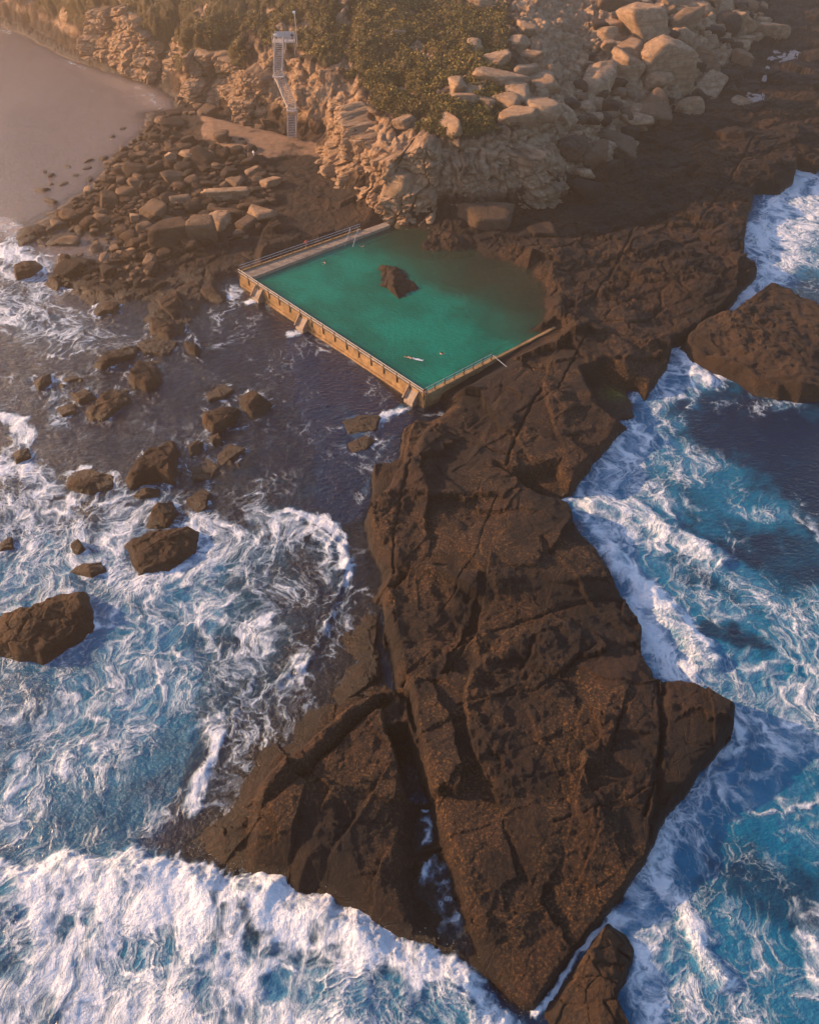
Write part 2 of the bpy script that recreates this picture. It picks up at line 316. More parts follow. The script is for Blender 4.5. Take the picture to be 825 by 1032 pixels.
# ------------------------------------------------------------------ mesh helpers
def grid_mesh(name, X, Y, Z, mat, attrs=None, smooth=True, mask=None):
    nr, nc = X.shape
    co = np.stack([X,Y,Z],-1).reshape(-1,3).astype(np.float32)
    i = np.arange(nr*nc).reshape(nr,nc)
    q = np.stack([i[:-1,:-1],i[:-1,1:],i[1:,1:],i[1:,:-1]],-1).reshape(-1,4)
    if mask is not None: q = q[mask[:-1,:-1].ravel()|mask[1:,1:].ravel()|mask[:-1,1:].ravel()|mask[1:,:-1].ravel()]
    return raw_mesh(name, co, q, mat, attrs, smooth)
def raw_mesh(name, co, q, mat, attrs=None, smooth=True):
    me = bpy.data.meshes.new(name)
    n = q.shape[1]
    me.vertices.add(len(co)); me.vertices.foreach_set('co', np.ascontiguousarray(co,np.float32).ravel())
    me.loops.add(q.size); me.loops.foreach_set('vertex_index', q.astype(np.int32).ravel())
    me.polygons.add(len(q)); me.polygons.foreach_set('loop_start', np.arange(0,q.size,n,dtype=np.int32))
    me.polygons.foreach_set('use_smooth', np.full(len(q), smooth))
    me.update(calc_edges=True)
    for k, v in (attrs or {}).items():
        a = me.attributes.new(k, 'FLOAT', 'POINT'); a.data.foreach_set('value', np.ascontiguousarray(v,np.float32).ravel())
    me.materials.append(mat)
    o = bpy.data.objects.new(name, me); COL.objects.link(o)
    return o
def tag(o, label=None, cat=None, group=None, kind=None):
    if label: o['label'] = label
    if cat: o['category'] = cat
    if group: o['group'] = group
    if kind: o['kind'] = kind
    return o
def empty(name, loc, label, cat, group=None, rz=0):
    o = bpy.data.objects.new(name, None); COL.objects.link(o); o.location = loc; o.rotation_euler = (0,0,rz); o.empty_display_size = .3
    return tag(o, label, cat, group)
class MB:
    def __init__(s): s.v = []; s.f = []
    def add(s, vs, fs):
        b = len(s.v); s.v += [tuple(v) for v in vs]; s.f += [tuple(b+i for i in f) for f in fs]; return s
    def box(s, c, size, rz=0, tilt=None):
        hx, hy, hz = size[0]/2, size[1]/2, size[2]/2; ca, sa = math.cos(rz), math.sin(rz)
        vs = []
        for dx,dy,dz in ((-1,-1,-1),(1,-1,-1),(1,1,-1),(-1,1,-1),(-1,-1,1),(1,-1,1),(1,1,1),(-1,1,1)):
            a, b = dx*hx, dy*hy; vs.append((c[0]+a*ca-b*sa, c[1]+a*sa+b*ca, c[2]+dz*hz))
        return s.add(vs, [(0,3,2,1),(4,5,6,7),(0,1,5,4),(1,2,6,5),(2,3,7,6),(3,0,4,7)])
    def beam(s, a, b, w, hh=None, n=None):
        a, b = Vector(a), Vector(b); d = (b-a).normalized(); hh = hh or w
        sx = d.cross(Vector((0,0,1))); sx = Vector((1,0,0)) if sx.length < 1e-3 else sx.normalized()
        sy = sx.cross(d)
        vs = []
        for p in (a, b):
            for i, j in ((-1,-1),(1,-1),(1,1),(-1,1)): vs.append(p+sx*(w/2*i)+sy*(hh/2*j))
        return s.add(vs, [(0,1,2,3),(7,6,5,4),(0,4,5,1),(1,5,6,2),(2,6,7,3),(3,7,4,0)])
    def tube(s, a, b, r, n=8):
        a, b = Vector(a), Vector(b); d = (b-a).normalized()
        sx = d.cross(Vector((0,0,1))); sx = Vector((1,0,0)) if sx.length < 1e-3 else sx.normalized()
        sy = sx.cross(d); vs = []
        for p in (a, b):
            for k in range(n):
                t = 2*math.pi*k/n; vs.append(p+sx*(r*math.cos(t))+sy*(r*math.sin(t)))
        fs = [(k,(k+1)%n,n+(k+1)%n,n+k) for k in range(n)]+[tuple(range(n))[::-1], tuple(range(n,2*n))]
        return s.add(vs, fs)
    def build(s, name, mat, parent=None, smooth=False, bevel=0):
        me = bpy.data.meshes.new(name); me.from_pydata(s.v, [], s.f); me.update()
        bm = bmesh.new(); bm.from_mesh(me); bmesh.ops.recalc_face_normals(bm, faces=bm.faces)
        if bevel: bmesh.ops.bevel(bm, geom=bm.edges[:], offset=bevel, segments=2, affect='EDGES', profile=.6)
        bm.to_mesh(me); bm.free()
        for p in me.polygons: p.use_smooth = smooth
        me.materials.append(mat)
        o = bpy.data.objects.new(name, me); COL.objects.link(o)
        if parent: 
            o.parent = parent
            o.matrix_parent_inverse = parent.matrix_basis.inverted() if parent.type == 'EMPTY' else parent.matrix_basis.inverted()
        return o
# ------------------------------------------------------------------ materials
class NT:
    def __init__(s, name):
        m = bpy.data.materials.new(name); m.use_nodes = True; s.m = m; s.t = m.node_tree; s.t.nodes.clear()
        s.out = s.t.nodes.new('ShaderNodeOutputMaterial')
    def n(s, ty, **kw):
        nd = s.t.nodes.new(ty)
        ins = kw.pop('i', {})
        for k, v in kw.items(): setattr(nd, k, v)
        for k, v in ins.items():
            if hasattr(v, 'is_linked') or isinstance(v, bpy.types.NodeSocket): s.t.links.new(v, nd.inputs[k])
            else: nd.inputs[k].default_value = v
        return nd
    def noise(s, vec, scale, detail=4, rough=.55, dist=0): return s.n('ShaderNodeTexNoise', i={'Vector':vec,'Scale':scale,'Detail':detail,'Roughness':rough,'Distortion':dist}).outputs['Fac']
    def math(s, op, a, b=0., c=None, clamp=False):
        nd = s.t.nodes.new('ShaderNodeMath'); nd.operation = op; nd.use_clamp = clamp
        for k, v in enumerate((a,b) if c is None else (a,b,c)):
            if isinstance(v, bpy.types.NodeSocket): s.t.links.new(v, nd.inputs[k])
            else: nd.inputs[k].default_value = v
        return nd.outputs[0]
    def ramp(s, v, a, b, lo=0., hi=1., smooth=True):
        nd = s.n('ShaderNodeMapRange', i={'From Min':a,'From Max':b,'To Min':lo,'To Max':hi}); nd.interpolation_type = 'SMOOTHSTEP' if smooth else 'LINEAR'
        s.t.links.new(v, nd.inputs['Value']); return nd.outputs[0]
    def mix(s, f, a, b, blend='MIX'):
        nd = s.n('ShaderNodeMix', data_type='RGBA', blend_type=blend)
        for k, v in ((0,f),(6,a),(7,b)):
            if isinstance(v, bpy.types.NodeSocket): s.t.links.new(v, nd.inputs[k])
            else: nd.inputs[k].default_value = v if k == 0 else (*v,1) if len(v)==3 else v
        return nd.outputs[2]
    def attr(s, name): return s.n('ShaderNodeAttribute', attribute_name=name).outputs['Fac']
    def pos(s): return s.n('ShaderNodeNewGeometry').outputs['Position']
    def scaled(s, v, sc): return s.n('ShaderNodeMapping', i={'Vector':v,'Scale':sc}).outputs[0]
    def bump(s, h, dist, strength=1., normal=None):
        nd = s.n('ShaderNodeBump', i={'Height':h,'Distance':dist,'Strength':strength})
        if normal is not None: s.t.links.new(normal, nd.inputs['Normal'])
        return nd.outputs[0]
    def princ(s, col, rough=.8, normal=None, spec=.3, **kw):
        nd = s.n('ShaderNodeBsdfPrincipled')
        for k, v in (('Base Color',col),('Roughness',rough),('Specular IOR Level',spec),('Normal',normal),*kw.items()):
            if v is None: continue
            if isinstance(v, bpy.types.NodeSocket): s.t.links.new(v, nd.inputs[k])
            else: nd.inputs[k].default_value = (*v,1) if isinstance(v, tuple) and len(v)==3 else v
        return nd
    def done(s, sh, vol=False):
        s.t.links.new(sh.outputs[0] if hasattr(sh,'outputs') else sh, s.out.inputs['Volume' if vol else 'Surface']); return s.m
def rock_mat(name, terr=False, dark=(.007,.004,.003), mid=(.027,.012,.006), ochre=(.30,.14,.042), palec=(.58,.37,.22)):
    t = NT(name); p = t.pos()
    if not terr:
        oi = t.n('ShaderNodeObjectInfo'); rnd = oi.outputs['Random']
    n1 = t.noise(p, .13, 4); n2 = t.noise(p, .7, 5, .6); n3 = t.noise(p, 3.5, 5, .7); n4 = t.noise(p, 11., 3, .7)
    vo = t.n('ShaderNodeTexVoronoi', feature='DISTANCE_TO_EDGE', i={'Vector':t.scaled(t.n('ShaderNodeVectorMath', operation='ADD', i={0:p,1:t.n('ShaderNodeTexNoise', i={'Vector':p,'Scale':.5}).outputs['Color']}).outputs[0],(1,.6,1.6)),'Scale':.45}).outputs['Distance']
    crack = t.math('MAXIMUM', t.ramp(vo, 0, .03), t.ramp(t.noise(p,.09,3),.42,.58))
    band = t.noise(t.scaled(p,(.06,.06,1.6)), 1.6, 4, .6)
    c = t.mix(t.ramp(n2,.35,.65), dark, mid)
    c = t.mix(t.math('MULTIPLY', t.ramp(n3,.48,.66), t.ramp(n1,.35,.6)), c, ochre); c = t.mix(t.math('MULTIPLY', t.ramp(n4,.48,.8), t.ramp(n1,.3,.6,.1,.55)), c, (.15,.085,.03))
    nL = t.noise(p,.05,3,.5,.5); c = t.mix(t.ramp(nL,.42,.60,0,.85), c, (.010,.006,.005))
    c = t.mix(t.math('MULTIPLY', t.ramp(n1,.45,.65), .6), c, tuple(v*1.8 for v in mid))
    sz = t.n('ShaderNodeSeparateXYZ', i={0:p}).outputs['Z']
    pc = t.mix(t.ramp(n2,.3,.7), palec, tuple(v*.55 for v in palec)); pc = t.mix(t.ramp(band,.45,.7,0,.75), pc, (.34,.17,.07))
    pc = t.mix(t.ramp(n3,.55,.75,0,.6), pc, (.09,.06,.045))
    if terr:
        c = t.mix(t.ramp(t.math('ADD',t.attr('pale'),t.math('MULTIPLY',t.math('SUBTRACT',n2,.5),.6)),.25,.75), c, pc)
        sandc = t.mix(t.ramp(n2,.3,.7),(.34,.20,.12),(.24,.14,.08))
        c = t.mix(t.ramp(t.math('ADD',t.attr('sand'),t.math('MULTIPLY',t.math('SUBTRACT',n3,.5),.5)),.4,.6), c, sandc)
        vg = t.mix(n3,(.040,.030,.008),(.13,.085,.022))
        c = t.mix(t.ramp(t.math('ADD',t.attr('veg'),t.math('MULTIPLY',t.math('SUBTRACT',n2,.5),.8)),.4,.6), c, vg)
        alg = t.math('MULTIPLY', t.attr('algae'), t.ramp(n3,.4,.6)); c = t.mix(alg, c, (.22,.22,.02))
    else:
        c = t.mix(t.ramp(rnd,0,1,0,.45), c, mid)
        pm = t.n('ShaderNodeObjectInfo').outputs['Alpha']
        c = t.mix(t.math('SUBTRACT',1.,pm), c, pc)
    wet = t.ramp(t.math('ADD',sz,t.math('MULTIPLY',n2,1.4)), .9, 2.0)
    c = t.mix(t.math('MULTIPLY', t.math('SUBTRACT',1.,wet), .55), c, (.022,.013,.007))
    c = t.mix(t.math('SUBTRACT',1.,t.ramp(crack,0,1,.45,1)), c, (.015,.01,.007))
    h = t.math('ADD', t.math('MULTIPLY',n2,.45), t.math('MULTIPLY',n3,.45)); h = t.math('ADD',h,t.math('MULTIPLY',n4,.30)); h = t.math('ADD',h,t.math('MULTIPLY',crack,.18)); h = t.math('ADD',h,t.math('MULTIPLY',band,.25))
    nb = t.bump(h, .75, 1.)
    rg = t.ramp(wet,0,1,.42,.85)
    return t.done(t.princ(c, rg, nb, .35))
M_TER = rock_mat('coast_rock', True); M_ROCK = rock_mat('boulder_rock', False, dark=(.018,.009,.005), mid=(.065,.034,.016), ochre=(.22,.115,.045))
def water_mat(name, foam=True):
    t = NT(name); p = t.pos()
    deep = (.004,.016,.048); tur = (.002,.135,.245); 
    if foam:
        fo, tu, al, wm = t.attr('foam'), t.attr('aerated'), t.attr('opacity'), t.attr('silt')
        n0 = t.noise(p, .22, 4, .6)
        c = t.mix(t.ramp(t.math('ADD',tu,t.math('MULTIPLY',t.math('SUBTRACT',n0,.5),.9)),.05,.95), deep, tur)
        c = t.mix(wm, c, (.60,.46,.38)); c = t.mix(t.math('MULTIPLY',t.ramp(fo,.12,.55,0,.6),t.ramp(t.noise(p,.28,4,.6,.5),.32,.62)), c, (.09,.25,.40))
        wv = t.n('ShaderNodeTexNoise', i={'Vector':p,'Scale':.55,'Detail':4,'Roughness':.6}).outputs['Color']
        wv0 = t.n('ShaderNodeTexNoise', i={'Vector':p,'Scale':.10,'Detail':3,'Roughness':.5}).outputs['Color']
        wp0 = t.n('ShaderNodeVectorMath', operation='MULTIPLY_ADD', i={0:wv0,1:(11,11,0),2:t.scaled(p,(1,1,0))}).outputs[0]
        wp = t.n('ShaderNodeVectorMath', operation='MULTIPLY_ADD', i={0:wv,1:(1.9,1.9,0),2:wp0}).outputs[0]
        def web(sc, w):
            v = t.n('ShaderNodeTexVoronoi', feature='DISTANCE_TO_EDGE', i={'Vector':wp,'Scale':sc}).outputs['Distance']
            return t.ramp(v, 0, w, 1, 0)
        w1, w2, w3 = web(.24,.16), web(.62,.24), web(1.5,.34)
        msk = t.ramp(t.noise(p,.09,2), .42, .6)
        rot = t.n('ShaderNodeMapping', i={'Vector':wp0,'Rotation':(0,0,.95),'Scale':(1,.38,1)}).outputs[0]
        f1 = t.noise(rot, .42, 8, .66, .2); f2 = t.noise(p, 3.2, 4, .7)
        lace = t.math('ADD', t.math('MULTIPLY',w2,.30), t.math('ADD', t.math('MULTIPLY',t.math('MULTIPLY',w1,msk),.42), t.math('MULTIPLY',t.math('MULTIPLY',w3,t.math('SUBTRACT',1.,msk)),.30)))
        tt = t.math('ADD', t.math('MULTIPLY',fo,1.16), t.math('ADD', t.math('MULTIPLY',lace,t.math('SUBTRACT',1.15,t.math('MULTIPLY',fo,.6))), t.math('ADD', t.math('MULTIPLY',t.math('SUBTRACT',f1,.5),2.0), t.math('MULTIPLY',t.math('SUBTRACT',f2,.5),.35))))
        thin = t.ramp(fo, .02, .14)
        ff = t.math('MULTIPLY', t.ramp(tt, .55, 1.30), thin)
        h = t.math('ADD', t.math('MULTIPLY',t.noise(p,1.1,5,.6,.4),.30), t.math('MULTIPLY',ff,t.math('ADD',t.math('MULTIPLY',f1,1.1),t.math('ADD',t.math('MULTIPLY',f2,.22),t.math('MULTIPLY',t.noise(p,9.,3,.7),.10)))))
        h = t.math('ADD', h, t.math('MULTIPLY', t.noise(t.scaled(p,(1,1.7,1)),1.1,5,.6),.85))
        nb = t.bump(h, .55, .9)
        fc = t.mix(t.ramp(tt,.7,1.45), (.42,.55,.68), (.84,.85,.88))
    else:
        al = t.attr('opacity'); n0 = t.noise(p, .12, 3)
        c = t.mix(t.ramp(n0,.3,.7), (.0,.135,.092), (.0,.225,.155)); c = t.mix(t.attr('silt'), c, (.04,.035,.018))
        nb = t.bump(t.math('ADD',t.noise(t.scaled(p,(1,1.6,1)),1.3,5,.65),t.math('MULTIPLY',t.noise(p,5.,3),.25)), .42, .9); ff = None
    dif = t.n('ShaderNodeBsdfDiffuse', i={'Color':c,'Normal':nb}); tr = t.n('ShaderNodeBsdfTransparent')
    body = t.n('ShaderNodeMixShader', i={0:al,1:tr.outputs[0],2:dif.outputs[0]})
    gl = t.n('ShaderNodeBsdfGlossy', i={'Color':(1,1,1,1),'Roughness':.2,'Normal':nb})
    fr = t.n('ShaderNodeFresnel', i={'IOR':1.33,'Normal':nb})
    w = t.n('ShaderNodeMixShader', i={0:t.math('MULTIPLY',fr.outputs[0],t.ramp(fo,.2,.6,.9,.1) if foam else .25),1:body.outputs[0],2:gl.outputs[0]})
    if ff is None: return t.done(w)
    fm = t.princ(fc, .75, nb, .2)
    return t.done(t.n('ShaderNodeMixShader', i={0:ff,1:w.outputs[0],2:fm.outputs[0]}))
M_SEA = water_mat('sea_water'); M_POOL = water_mat('pool_water', False)
def simple(name, col, rough=.7, ns=4., var=.35, bump=.02, metallic=0.):
    t = NT(name); p = t.pos(); n = t.noise(p, ns, 5, .65); n2 = t.noise(p, ns*.2, 3)
    c = t.mix(t.ramp(n,.3,.7), tuple(v*(1-var) for v in col), col); c = t.mix(t.ramp(n2,.4,.7,0,.5), c, tuple(v*(1-var*1.4) for v in col))
    return t.done(t.princ(c, rough, t.bump(n,bump), .3, Metallic=metallic))
M_CONC = simple('weathered_concrete', (.42,.25,.11), .85, 1.3, .5, .06)
M_DECK = simple('pale_concrete', (.40,.30,.22), .85, 2., .4, .03)
M_METAL = simple('galvanised_rail', (.55,.55,.55), .5, 5, .2, .005, .3)
M_POST = simple('rusty_post', (.10,.055,.03), .8, 6, .4, .01)
M_WOOD = simple('bleached_wood', (.52,.45,.40), .8, 3, .3, .02)
M_SKIN = simple('skin', (.55,.32,.22), .6, 8, .1, .001)
M_HAIR = simple('hair', (.05,.03,.02), .7, 20, .2, .002)
M_WHITE = simple('white_cloth', (.8,.8,.8), .8, 8, .1, .002); M_RED = simple('red_cloth', (.45,.05,.04), .8, 8, .1, .002); M_DARK = simple('dark_cloth', (.03,.035,.05), .8, 8, .1, .002)
M_LEAF = None
def leaf_mat():
    t = NT('scrub_leaves'); p = t.pos(); n = t.noise(p, .28, 5, .65); n2 = t.noise(p, 5., 2)
    c = t.mix(t.ramp(n,.38,.6), (.035,.042,.010), (.32,.21,.045)); c = t.mix(t.ramp(t.noise(p,.11,3),.5,.65,0,.6), c, (.10,.055,.025)); c = t.mix(t.ramp(n2,.4,.7,0,.6), c, (.11,.09,.02))
    return t.done(t.princ(c, .7, None, .2))
M_LEAF = leaf_mat()
# ------------------------------------------------------------------ terrain mesh
def rows(y0, y1, k, lo, hi):
    ys = [y0]
    while ys[-1] < y1:
        y = ys[-1]; r2 = y*y+CAMH*CAMH; d = k*r2/(FL*CAMH)
        if 165 < y < 255: d = min(d, hi)
        elif y <= 165: d = min(d, hi*1.2)
        if 176 < y < 212: d = .17
        ys.append(y+max(lo, d))
    return np.array(ys)
def fan(ys, nc, wide):
    r = np.hypot(ys, CAMH); half = 412.5/FL*r*wide
    u = np.linspace(-1, 1, nc)
    return half[:,None]*u[None,:], np.repeat(ys[:,None], nc, 1)
ys = rows(14, 430, 1.0, .11, .30)
X, Y = fan(ys, 1080, 1.22)
Hh, veg, pale, sand, sdh, land = par(terrain, X, Y)
# blocky cliff relief: push steep rock sideways by jointed blocks
gy, gx = np.gradient(Hh); dxs = np.gradient(X, axis=1); dys = np.gradient(Y, axis=0)
gX, gY = gx/dxs, gy/dys; G = np.hypot(gX, gY)
def blur(a, n=2):
    for _ in range(n):
        a = a.copy(); a[1:-1] = (a[:-2]+2*a[1:-1]+a[2:])/4; a[:,1:-1] = (a[:,:-2]+2*a[:,1:-1]+a[:,2:])/4
    return a
steep = blur(ss(.5, 1.3, G), 4); gX, gY = blur(gX,10), blur(gY,10); gn = np.hypot(gX,gY)+1e-6
m = (sdh > -1)&(Y < 330)
x, y, z = X[m], Y[m], Hh[m]
w = .8*par(lambda a,b: fbm(a,b,5,2,60), x, y)
f1,f2,rv,_ = par(lambda a,b,c: worley3(a,b,c,1), x/4.2+w, y/4.2+w, z/2.8+.3*w); g1,g2,rw,_ = par(lambda a,b,c: worley3(a,b,c,2), x/1.7+w, y/1.7, z/1.1)
disp = (rv-.5)*2.6 - .9*np.exp(-((f2-f1)/.07)**2) + (rw-.5)*.9 - .35*np.exp(-((g2-g1)/.1)**2)
k = steep[m]*ss(0,3,sdh[m])
X2, Y2, Z2 = X.copy(), Y.copy(), Hh.copy()
X2[m] -= gX[m]/gn[m]*disp*k; Y2[m] -= gY[m]/gn[m]*disp*k
rest = (1-.6*steep[m])*ss(0,4,sdh[m])*(1-veg[m])
Z2[m] += rest*((rv-.5)*1.6 - .6*np.exp(-((f2-f1)/.07)**2) + (rw-.5)*.6)
# scrub mounds
f1v,_,rvv,_ = worley2(x/3.4+.3*w, y/3.4, 9)
Z2[m] += veg[m]*(1.1*(1-np.clip(f1v,0,1)**1.6)*(.5+rvv) + .3*fbm(x,y,.9,2,61))
ax, ay = U(622,396,1.); algae = np.exp(-((X-ax)**2/5+(Y-ay)**2/3))
ter = grid_mesh('rock_shelf_ground', X2, Y2, Z2, M_TER, {'veg':veg,'pale':pale*(1-veg),'sand':sand,'algae':algae})
ter.name = 'rocky_ground'; tag(ter, 'dark brown rock shelf rising to the ochre bluff behind the pool', 'ground', kind='structure')
CLIFFPTS = None
def ground_z(px, py):
    return float(terrain(np.array([px]), np.array([py]), False)[0])
# ------------------------------------------------------------------ sea
def brush(x, y, strokes, wob=.5):
    out = np.zeros(x.shape, np.float32)
    qx = x+wob*2.2*fbm(x,y,4,3,71); qy = y+wob*2.2*fbm(x,y,4,3,72)
    for pts, rad, s in strokes:
        P = UP(pts, 0) if len(pts) > 1 else UP(pts+[(pts[0][0]+1,pts[0][1])], 0)
        d, _ = dline(qx, qy, P, rad*2)
        out = np.maximum(out, s*(1-ss(rad*.25, rad*1.25, d)))
    return out
def fillp(x, y, P, w, s, wob=1.): 
    return s*ss(-w, w, sdpoly(x+wob*1.5*fbm(x,y,6,3,73), y+wob*1.5*fbm(x,y,6,3,74), P, w+3))
FOAM = [ # right side
 ([(810,175),(790,200),(770,230),(762,250)], 5, .85), ([(825,190),(800,225),(780,262),(752,292)], 8, .80), ([(825,240),(790,265)], 8, .6), ([(760,285),(735,312),(722,316)], 2.2, .9),
 ([(680,350),(700,368),(712,385),(690,400)], 3.0, .95), ([(712,372),(745,382),(770,396),(800,403)], 1.6, .8), ([(690,395),(720,408),(760,415),(800,405)], 2.5, .58), ([(660,400),(680,430),(655,460)], 4.5, .55),
 ([(672,368),(668,400),(672,430)], 4, .6), ([(640,440),(620,470),(610,500),(590,505)], 5, .66), ([(600,500),(640,515),(690,550),(725,562)], 2.6, .78), ([(610,530),(650,550),(700,565)], 4, .58), ([(580,505),(600,535),(615,560)], 2, .72),
 ([(630,475),(650,490),(670,510)], 4, .5), ([(700,460),(690,480)], 4, .45), ([(740,515),(800,520)], 2, .42), ([(805,498),(818,520),(822,545)], 1.0, .6),
 ([(612,555),(635,580),(665,612),(690,635)], 2.8, .92), ([(645,600),(655,640),(672,672),(690,676)], 3.2, .9), ([(690,630),(712,655),(718,668)], 1.2, .85), ([(665,620),(700,660),(720,680)], 3.5, .6), ([(625,545),(660,560),(700,590),(740,620)], 4, .42),
 ([(720,560),(750,590),(770,600)], 3, .4), ([(770,600),(810,620),(825,650)], 5, .5), ([(725,670),(770,690),(825,680)], 5, .48), ([(745,720),(780,740),(825,740)], 5, .5), ([(740,745),(720,790),(690,820)], 3, .52), ([(825,590),(790,640),(800,700)], 4, .42),
 ([(680,818),(665,860),(668,890),(690,930),(715,965),(728,985)], 2.0, .85), ([(650,880),(640,910),(655,940),(660,1000),(655,1032)], 2.0, .62), ([(700,840),(720,890),(740,920)], 2, .45), ([(620,922),(650,925),(655,960),(640,1000)], 1.8, .7),
 ([(750,870),(790,900)], 3, .38), ([(825,920),(812,945),(822,980)], 1.2, .7), ([(700,960),(740,1000),(760,1032)], 3, .45), ([(620,920),(590,960),(560,1000),(538,1020)], .5, .95), ([(690,870),(760,950),(800,1010)], 5, .3),
 ([(760,790),(825,830)], 5, .36), ([(700,1020),(680,980)], 3, .5), ([(560,500),(572,503)],1.0,.9),
 # left
 ([(0,222),(12,232),(20,240)], 3.5, .95), ([(0,250),(25,262),(40,270)], 4.5, .85), ([(0,270),(50,290),(100,292),(120,296)], 3, .62), ([(0,300),(30,320),(60,330)], 8, .48), ([(60,350),(90,340)], 5, .36), ([(45,280),(40,300)],3,.6),
 ([(0,420),(20,425),(25,445)], 1.8, .85), ([(0,465),(25,475),(45,490)], 3, .8), ([(30,500),(70,510),(100,500),(140,515)], 4, .66), ([(60,400),(50,380),(62,430)], 2, .45),
 ([(0,520),(60,540),(120,530),(140,510)], 7, .6), ([(120,540),(110,570),(140,590)], 4, .72), ([(200,525),(230,540),(200,570),(150,590)], 3.0, .75), ([(230,540),(260,560),(290,540)], 4, .6),
 ([(290,514),(300,516),(326,527),(345,545),(351,577)], 1.15, 1.0), ([(280,535),(310,545),(325,570)], 2.5, .62), ([(351,575),(346,608),(328,638),(310,665)], .5, .6), ([(262,520),(300,530),(330,550)], 3, .68), ([(250,560),(300,590),(330,600)], 5, .5),
 ([(300,672),(270,695),(245,712)], .7, .62), ([(226,738),(214,765),(205,785),(190,815)], .9, .82), ([(255,690),(220,720),(190,740)], .8, .6), ([(330,640),(280,690),(230,730)],5,.33),([(300,700),(260,740),(215,800)],4,.27),
 ([(282,792),(262,815),(250,835)], .5, .6), ([(272,800),(240,850)], 1.2, .38), ([(255,303),(250,305)], 1.1, .9), ([(301,334),(298,335)], 1.2, .95), ([(404,410),(396,416),(385,424)], 1.3, .92), ([(238,290),(232,300)],1.8,.7),
 ([(426,812),(436,850),(424,890)], .8, .42), ([(440,870),(455,920)], 1.2, .3), ([(0,30),(15,32)],2,.7), ([(130,98),(150,95),(160,110)], .8, .6), ([(95,72),(60,60)],1.0,.5), ([(90,90),(120,100)],1.,.4),
 ([(395,440),(375,470),(365,505)], .8, .28), ([(150,620),(150,700),(90,780)], 9, .50), ([(150,600),(220,620),(280,640)], 6, .56), ([(0,700),(100,720),(60,800)], 7, .5), ([(20,760),(10,840)], 2, .72), ([(30,560),(0,590)],5,.55)]
GAP = [([(300,570),(318,600),(300,650)], 4, .75), ([(60,820),(120,800),(170,760)], 4.5, .85), ([(150,955),(160,975)], 2.2, .45), ([(0,900),(4,950),(50,1032)], 2.6, .5), ([(300,990),(380,1005),(450,1040)], 2.8, .5), ([(200,1000),(230,1032)], 1.8, .35),
 ([(720,425),(800,445),(840,500)], 9, .95), ([(770,560),(825,580)], 6, .8), ([(690,575),(740,600)], 2.5, .6), ([(745,880),(800,905)], 5, .7), ([(720,640),(760,650)], 2.5, .8), ([(20,690),(40,700)], 3, .5), ([(200,640),(215,650)], 2.5, .4), ([(100,470),(90,520)],2,.5), ([(250,930),(262,950)],1.5,.5), ([(90,930),(70,960)],1.6,.5)]
TURQ = [([(640,450),(680,420),(690,390)], 7, .9), ([(600,500),(660,560),(730,600)], 8, .85), ([(690,640),(740,700),(800,760)], 14, .95), ([(825,600),(790,700)], 10, .9), ([(720,790),(760,900),(740,1032)], 12, .8), ([(700,470),(760,520)], 9, .55), ([(770,190),(825,250)], 14, .8),
 ([(0,600),(150,700),(60,800)], 14, .65), ([(250,580),(120,640)], 9, .55), ([(260,640),(150,760),(60,820)], 9, .5), ([(0,900),(200,950),(400,1010)], 9, .5), ([(660,830),(660,1000)], 8, .75), ([(700,700),(780,620)], 7, .7), ([(220,480),(300,490)], 6, .18)]
ysw = rows(6, 430, 1.9, .2, .45); XW, YW = fan(ysw, 700, 1.5)
xs = XW.ravel(); yy = YW.ravel()
TH = par(lambda a,b: terrain(a,b,False), xs, yy)
foam = par(lambda a,b: brush(a,b,FOAM), xs, yy)
sw = sdpoly(xs+2*fbm(xs,yy,6,3,75), yy+2*fbm(xs,yy,6,3,76), SWASH, 6)
foam = np.maximum(foam, .44*ss(-1.5,2.5,sw)*(1-.6*ss(-.15,.4,fbm(xs,yy,13,3,77))))
sb = sdpoly(xs+1.1*fbm(xs,yy,3,5,78,.65), yy+1.1*fbm(xs,yy,3,5,79,.65), BORE, 10)
bore = ss(-.5, 1.3, sb)
fb = .93 - .17*ss(7,16,sb+6*fbm(xs,yy,12,3,80)) - .14*ss(.05,.4,fbm(xs,yy,7,3,81))*ss(2,6,sb)
foam = np.maximum(foam, bore*fb)
right = ss(8,26,xs-.1*yy*0)
foam = np.maximum(foam, np.maximum(right*(.02+.30*fbm(xs,yy,15,3,82)), .05+.16*fbm(xs,yy,10,3,89)))
rk = fbm(xs,yy,2.2,3,96)
for q_ in ROCKS+[([(-40,650),(-25,625),(0,617),(46,604),(84,591),(94,628),(76,642),(41,664),(0,656)],0,0,0)]:
    Pq = UP(q_[0], .3); dq = -sdpoly(xs, yy, Pq, 3); stg = .62 if Pq[:,1].mean() < 92 or Pq[:,0].mean() < -52 else .34
    foam = np.maximum(foam, np.where(dq < 90, stg*(1-ss(.2,1.5,np.abs(dq)))*ss(-.5,.4,rk), 0))
gap = par(lambda a,b: brush(a,b,GAP,1.5), xs, yy); foam = foam*(1-gap)
shore = np.exp(-np.clip(np.abs(TH+.15),0,9)/.35)*ss(.2,.6,foam+.35*fbm(xs,yy,7,3,83)); foam = np.clip(np.maximum(foam, .8*shore),0,1)
tur = np.clip(par(lambda a,b: brush(a,b,TURQ,2.), xs, yy) + .25*right + .15*foam, 0, 1)*(1-.9*gap*right)
depth = np.clip(-TH, 0, 9)
opac = 1-np.exp(-depth*.42); opac = np.where((TH < -2.5)|(xs > 25), 1-.0*xs, opac); opac = np.clip(np.maximum(opac, .75*ss(.5,1,foam)), .02, 1)
silt = .97*ss(-16,8,sdpoly(xs,yy,BAY,20)); foam = foam*(1-.7*ss(-6,6,sdpoly(xs,yy,BAY,20))*ss(150,165,yy))
